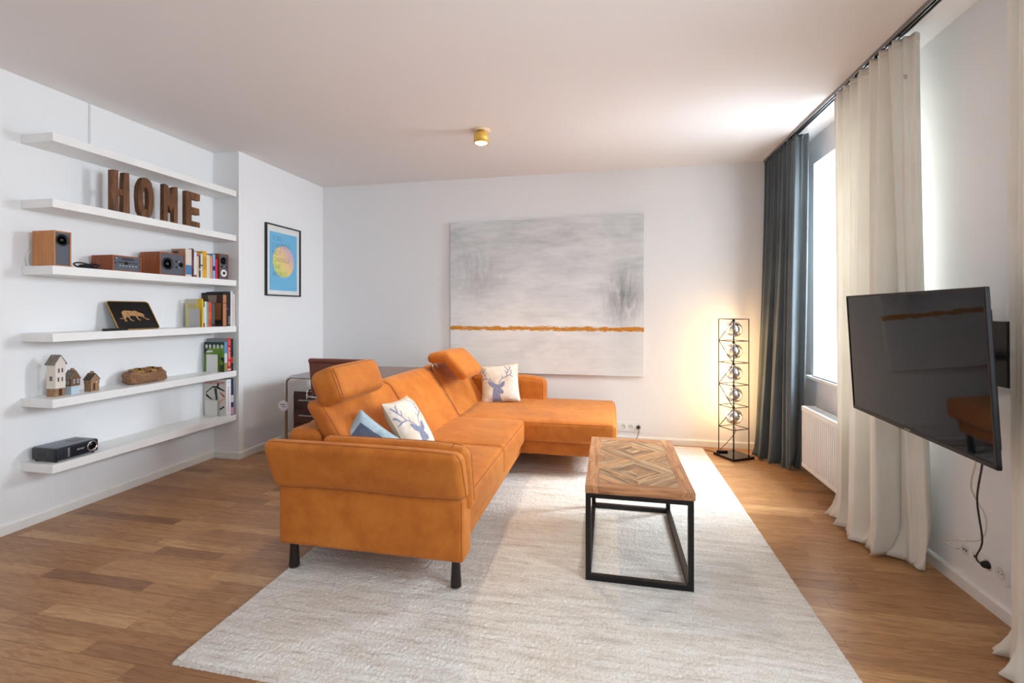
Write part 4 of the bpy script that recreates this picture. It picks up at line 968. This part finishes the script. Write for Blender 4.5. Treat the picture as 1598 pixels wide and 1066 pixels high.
def curtain(name, label, topP, botP, mat, nf, at, ab, seed, puddle=.10, nu=220, nv=70, ztop=H-.03, bfun=None):
    rs = np.random.RandomState(seed); u = np.linspace(0, 1, nu)
    T = smooth1(arclen(topP, nu), 6); B = smooth1(arclen(botP, nu), 12)
    def normal(P):
        d = np.gradient(P, axis=0); d /= np.hypot(d[:, :1], d[:, 1:])+1e-9; return np.stack([-d[:, 1], d[:, 0]], -1)
    wj = np.interp(u, np.linspace(0, 1, 8), np.linspace(0, 1, 8)+np.r_[0, rs.uniform(-.035, .035, 6), 0])
    amp = np.interp(u, np.linspace(0, 1, 9), rs.uniform(.55, 1.25, 9))
    ph = 2*PI*nf*wj
    wt = .55*np.sin(ph)+.55*np.sin(2*ph+.7); wb = 1.1*np.sign(np.sin(ph*.5+.6))*np.abs(np.sin(ph*.5+.6))**.75+.40*np.sin(ph+.3)+.10*np.sin(2.3*ph)
    V = []
    for j in range(nv):
        t = j/(nv-1); zf = t**.9; k = zf
        C_ = T*(1-k**1.4)[..., None] if False else T*(1-k**1.6)+B*(k**1.6)
        N = normal(C_); off = at*wt*(1-k)+ab*wb*amp*k
        C2 = C_+N*off[:, None]
        z_ = ztop*(1-t)+.012*t
        zz = np.full(nu, z_)
        if puddle:
            pz = np.clip((t-.93)/.07, 0, 1)
            C2[:, 0] -= puddle*pz**1.5*(.35+.65*np.clip(np.sin(ph*.5+1.1)+.3*np.sin(ph*1.3), -.4, 1))
            zz = zz*(1-pz*.6)+.012*pz*.6+.012*pz*(1-pz)*(1+np.sin(ph*1.7))*2
        if bfun: C2, zz = bfun(t, u, C2, zz)
        V += [(a, b, c) for (a, b), c in zip(C2, np.maximum(zz, .006))]
    F = [(j*nu+i, j*nu+i+1, (j+1)*nu+i+1, (j+1)*nu+i) for j in range(nv-1) for i in range(nu-1)]
    r = thing(name, label, 'curtain', (botP[0][0], botP[0][1], 0))
    c = mk('cloth', (V, F), mat, r, True)
    s_ = c.modifiers.new('solid', 'SOLIDIFY'); s_.thickness = .0025; s_.offset = 0
    hv = [V[i] for i in range(nu)]+[V[nu+i] for i in range(nu)]
    hd = mk('heading_tape', ([(p[0], p[1], p[2]-(.0 if i < nu else -.0)) for i, p in enumerate(hv)], [(i, i+1, nu+i+1, nu+i) for i in range(nu-1)]), mat, r, True)
    s_ = hd.modifiers.new('solid', 'SOLIDIFY'); s_.thickness = .004; s_.offset = 0
    return r
curtain('blue_curtain', 'slate blue velvet curtain gathered in the window corner', [(1.44, 4.80), (1.44, 4.10), (1.475, 4.06), (1.54, 4.075)], [(1.335, 4.70), (1.33, 4.52), (1.38, 4.42), (1.44, 4.32), (1.56, 4.26)], CB, 9, .018, .052, 4, .05)
curtain('cream_curtain', 'long cream cotton curtain with puddled hem behind the television', [(1.44, 3.43), (1.44, 2.80), (1.46, 2.73), (1.52, 2.70)], [(1.40, 3.36), (1.43, 3.20), (1.41, 3.06), (1.41, 2.96), (1.49, 2.83), (1.622, 2.765)], CW, 8, .020, .058, 9, .085)
gm = thing('curtain_magnet', 'small round metal curtain button on the cream curtain', 'button', (1.50, 2.70, 2.49))
mk('disc', lathe([(.012, 0), (.012, .004), (.008, .006)], 18, frame_mat(Vector((1.463, 2.712, 2.50)), (.88, .47, 0), (0, 0, 1))), CHROME, gm, True)
curtain('cream_curtain', 'nearest cream curtain at the right edge with hem trailing on oak', [(1.50, 2.155), (1.47, 2.10), (1.45, 2.0), (1.45, 1.50)], [(1.545, 2.165), (1.50, 2.12), (1.47, 2.05), (1.45, 1.95), (1.45, 1.50)], CW, 7, .018, .02, 21, .10)

# ------------------------------------------------------------------ radiator
rd = thing('radiator', 'white fluted panel radiator under the window sill', 'radiator', (1.56, 3.62, .09))
ry0, ry1 = 3.12, 4.10
prof = []
nr = 30
for i in range(nr):
    a = ry0+.02+(ry1-ry0-.04)*i/nr; p_ = (ry1-ry0-.04)/nr
    prof += [(a, 1.508), (a+p_*.28, 1.508), (a+p_*.42, 1.500), (a+p_*.86, 1.500)]
prof = [(ry0, 1.506)]+prof+[(ry1-.02, 1.508), (ry1, 1.506)]
V = [(x_, y_, z_) for z_ in (.115, .53) for (y_, x_) in prof]; k = len(prof)
F = [(i, i+1, k+i+1, k+i) for i in range(k-1)]
mk('front_panel', (V, F), WHITE, rd)
mk('panel_rim', join(box(1.498, 1.520, ry0, ry1, .53, .565), box(1.498, 1.520, ry0, ry1, .09, .118)), WHITE, rd)
mk('rear_panel', box(1.585, 1.600, ry0, ry1, .09, .56), WHITE, rd)
for y_ in (ry0, ry1-.004): mk('side_cover', box(1.500, 1.600, y_, y_+.004, .095, .568), WHITE, rd)
for i in range(24): mk('grille_bar', box(1.522, 1.583, ry0+.02+i*.040, ry0+.026+i*.040, .556, .566), WHITE, rd)
for y_ in (ry0+.15, ry1-.15): mk('bracket', box(1.600, XR, y_-.015, y_+.015, .15, .50), WHITE, rd)

# ------------------------------------------------------------------ television on its wall arm
P1, P2 = Vector((1.263, 2.82, 0)), Vector((1.213, 1.80, 0))
ax_ = (P1-P2).normalized(); nrm = Vector((-ax_.y, ax_.x, 0)); tl_ = math.radians(3.3)
upv = (Vector((0, 0, 1))*math.cos(tl_)+nrm*math.sin(tl_)).normalized()
tc = (P1+P2)/2+Vector((0, 0, 1.100))
TV = frame_mat(tc, -ax_, upv)                      # local z = (-ax) x up -> towards the room
tvw, tvh = (P1-P2).length, .598
tv = thing('television', 'black flat television on a swivel wall arm', 'television', tuple(tc-Vector((0, 0, .3))))
if (TV.to_3x3() @ Vector((0, 0, 1))).x > 0: TV = frame_mat(tc, ax_, upv)
mk('bezel', join(*[xf(softbox(a, b, c, d, -.014, 0, .002, (1, 1, 1), None, 2), TV) for a, b, c, d in ((-tvw/2, tvw/2, -tvh/2, -tvh/2+.017), (-tvw/2, tvw/2, tvh/2-.010, tvh/2), (-tvw/2, -tvw/2+.010, -tvh/2, tvh/2), (tvw/2-.010, tvw/2, -tvh/2, tvh/2))]), plain((16, 16, 18), .5, 0, .25), tv)
SCR = NT('television_screen', .03, 0, .3); SCR.color((.006, .008, .012, 1)); SCR.b.inputs['IOR'].default_value = 1.33; SCR.set(SCR.b.inputs['Specular Tint'], (.70, .84, 1, 1))
mk('screen', xf(box(-tvw/2+.009, tvw/2-.009, -tvh/2+.015, tvh/2-.009, -.012, -.003), TV), SCR.m, tv)
mk('rear_panel', xf(box(-tvw/2+.003, tvw/2-.003, -tvh/2+.003, tvh/2-.003, -.016, -.0125), TV), plain((10, 10, 12), .6, 0, .2), tv)
mk('rear_shell', xf(softbox(-tvw/2+.05, tvw/2-.05, -tvh/2+.03, tvh/2-.06, -.058, -.012, .014, (4, 4, 1), lambda p, u: (p[0]*(1-.02*(u[2] < 0)), p[1]*(1-.04*(u[2] < 0)), p[2])), TV), plain((10, 11, 13), .55, 0, .25), tv, True)
mk('logo', text_vf('LG', .012, TV @ Matrix.Translation((-.006, -tvh/2+.005, .0004)), 'LEFT'), plain((90, 90, 94), .4), tv) if False else mk('logo', xf(box(-.022, .022, -tvh/2+.005, -tvh/2+.012, 0, .0006), TV), plain((88, 88, 92), .4), tv)
br = thing('wall_bracket', 'black swivel wall bracket behind the television', 'bracket', (XR, 2.42, 1.13))
mk('wall_plate', softbox(XR-.022, XR, 2.335, 2.56, .995, 1.275, .004, (1, 1, 1), None, 2), BLACK, br)
mk('rear_arm', tube([(XR-.02, 2.45, 1.12), (1.45, 2.36, 1.12)], .018, 10), BLACK, br, True)
mk('front_arm', tube([(1.45, 2.36, 1.12), (1.315, 2.33, 1.11)], .018, 10), BLACK, br, True)
mk('pivot', lathe([(.024, 1.06), (.024, 1.18)], 16, Matrix.Translation((1.45, 2.36, 0))), BLACK, br, True)
BM = TV @ Matrix.Translation((0, 0, -.0585))
mk('mount_plate', xf(box(-.12, .12, -.12, .12, -.012, -.001), BM), BLACK, br)

# ------------------------------------------------------------------ sockets and cords
def outlet_strip(name, label, M, w_, h_, kinds, group):
    """local x along the strip, y up, z out of the wall"""
    r = thing(name, label, 'socket', tuple(M @ Vector((0, -h_/2, 0))), group=group); n_ = len(kinds)
    mk('cover_plate', prism(rrect(w_, h_, .008), 0, .009, M), WHITE, r)
    for i, kd in enumerate(kinds):
        c_ = M @ Matrix.Translation((-w_/2+w_*(i+.5)/n_, 0, .009))
        if kd in 'sp':
            o = mk('socket_insert', lathe([(.024, .0002), (.0245, .003), (.0225, .003), (.0205, .0006), (.0005, .0006)], 28, c_), plain((222, 222, 220), .4), r, True)
            for s_ in (-1, 1): mk('contact_hole', lathe([(.0028, 0), (.0028, .0008)], 10, c_ @ Matrix.Translation((s_*.0095, 0, .0004))), BLACK, o)
        else:
            o = mk('port_insert', prism(rrect(.044, .044, .006), 0, .0015, c_), plain((226, 226, 224), .4), r)
            for q in ((-.008, 0) if kd == 'u' else (-.010, .010)): mk('port', prism([(q-.004, -.006), (q+.003, -.006), (q+.003, .006), (q-.004, .006)], .0015, .002, c_), DARK, o)
    return r
zc = .157
BM_ = frame_mat(Vector((.178, YB, zc)), (1, 0, 0), (0, 0, 1))
outlet_strip('socket_strip', 'white strip of four sockets on the back wall beside the chaise', BM_, .295, .092, 'sssp', 'white socket strips')
RM_ = frame_mat(Vector((XR, 2.492, .193)), (0, -1, 0), (0, 0, 1))
outlet_strip('socket_strip', 'white strip of sockets and ports low on the window wall', RM_, .27, .082, 'aups', 'white socket strips')
def plug(M, mat): return join(lathe([(.017, .0), (.018, .006), (.013, .026), (.006, .032)], 20, M))
pc = thing('power_cord', 'black power cord plugged into the back wall sockets', 'cord', (.29, YB-.02, .06))
PM = BM_ @ Matrix.Translation((.1105, 0, .0035))
mk('plug', plug(PM, BLACK), BLACK, pc, True); a = PM @ Vector((0, 0, .03))
mk('cable', tube(spline([a, a+Vector((0, -.015, -.01)), a+Vector((-.004, -.018, -.06)), a+Vector((-.03, -.012, -.12)), a+Vector((-.06, -.012, -.146)), a+Vector((-.12, -.02, -.1475))], 8), .003, 6), BLACK, pc, True)
tcd = thing('television_power_cord', 'black cord hanging from the television to the wall socket', 'cord', (1.6, 2.45, .2))
PM2 = RM_ @ Matrix.Translation((.0345, 0, .0035)); a = PM2 @ Vector((0, 0, .03))
mk('plug', plug(PM2, BLACK), BLACK, tcd, True)
st_ = TV @ Vector((-tvw*.33, -tvh/2+.04, -.05)) if (TV @ Vector((-.3, 0, 0))).y < tc.y else TV @ Vector((tvw*.33, -tvh/2+.04, -.05))
mk('cable', tube(spline([st_, st_+Vector((.03, .02, -.06)), (1.45, 2.22, .56), (1.56, 2.36, .34), a+Vector((-.02, 0, .03)), a], 10), .0035, 6), BLACK, tcd, True)
an = thing('antenna_cable', 'white cable looping from the television to the wall ports', 'cable', (1.6, 2.55, .2))
b = RM_ @ Vector((-.10, .004, .012))
mk('cable', tube(spline([st_+Vector((.0, .05, 0)), st_+Vector((.03, .05, -.06)), (1.52, 2.36, .56), (1.60, 2.40, .42), (1.605, 2.44, .31), (1.58, 2.56, .25), b+Vector((-.045, .05, .012)), b+Vector((-.045, .03, 0)), b+Vector((-.012, 0, 0))], 10), .0035, 6), plain((224, 218, 206), .5), an, True)
mk('connector', tube([b+Vector((-.03, .012, 0)), b], .006, 8), CHROME, an, True)
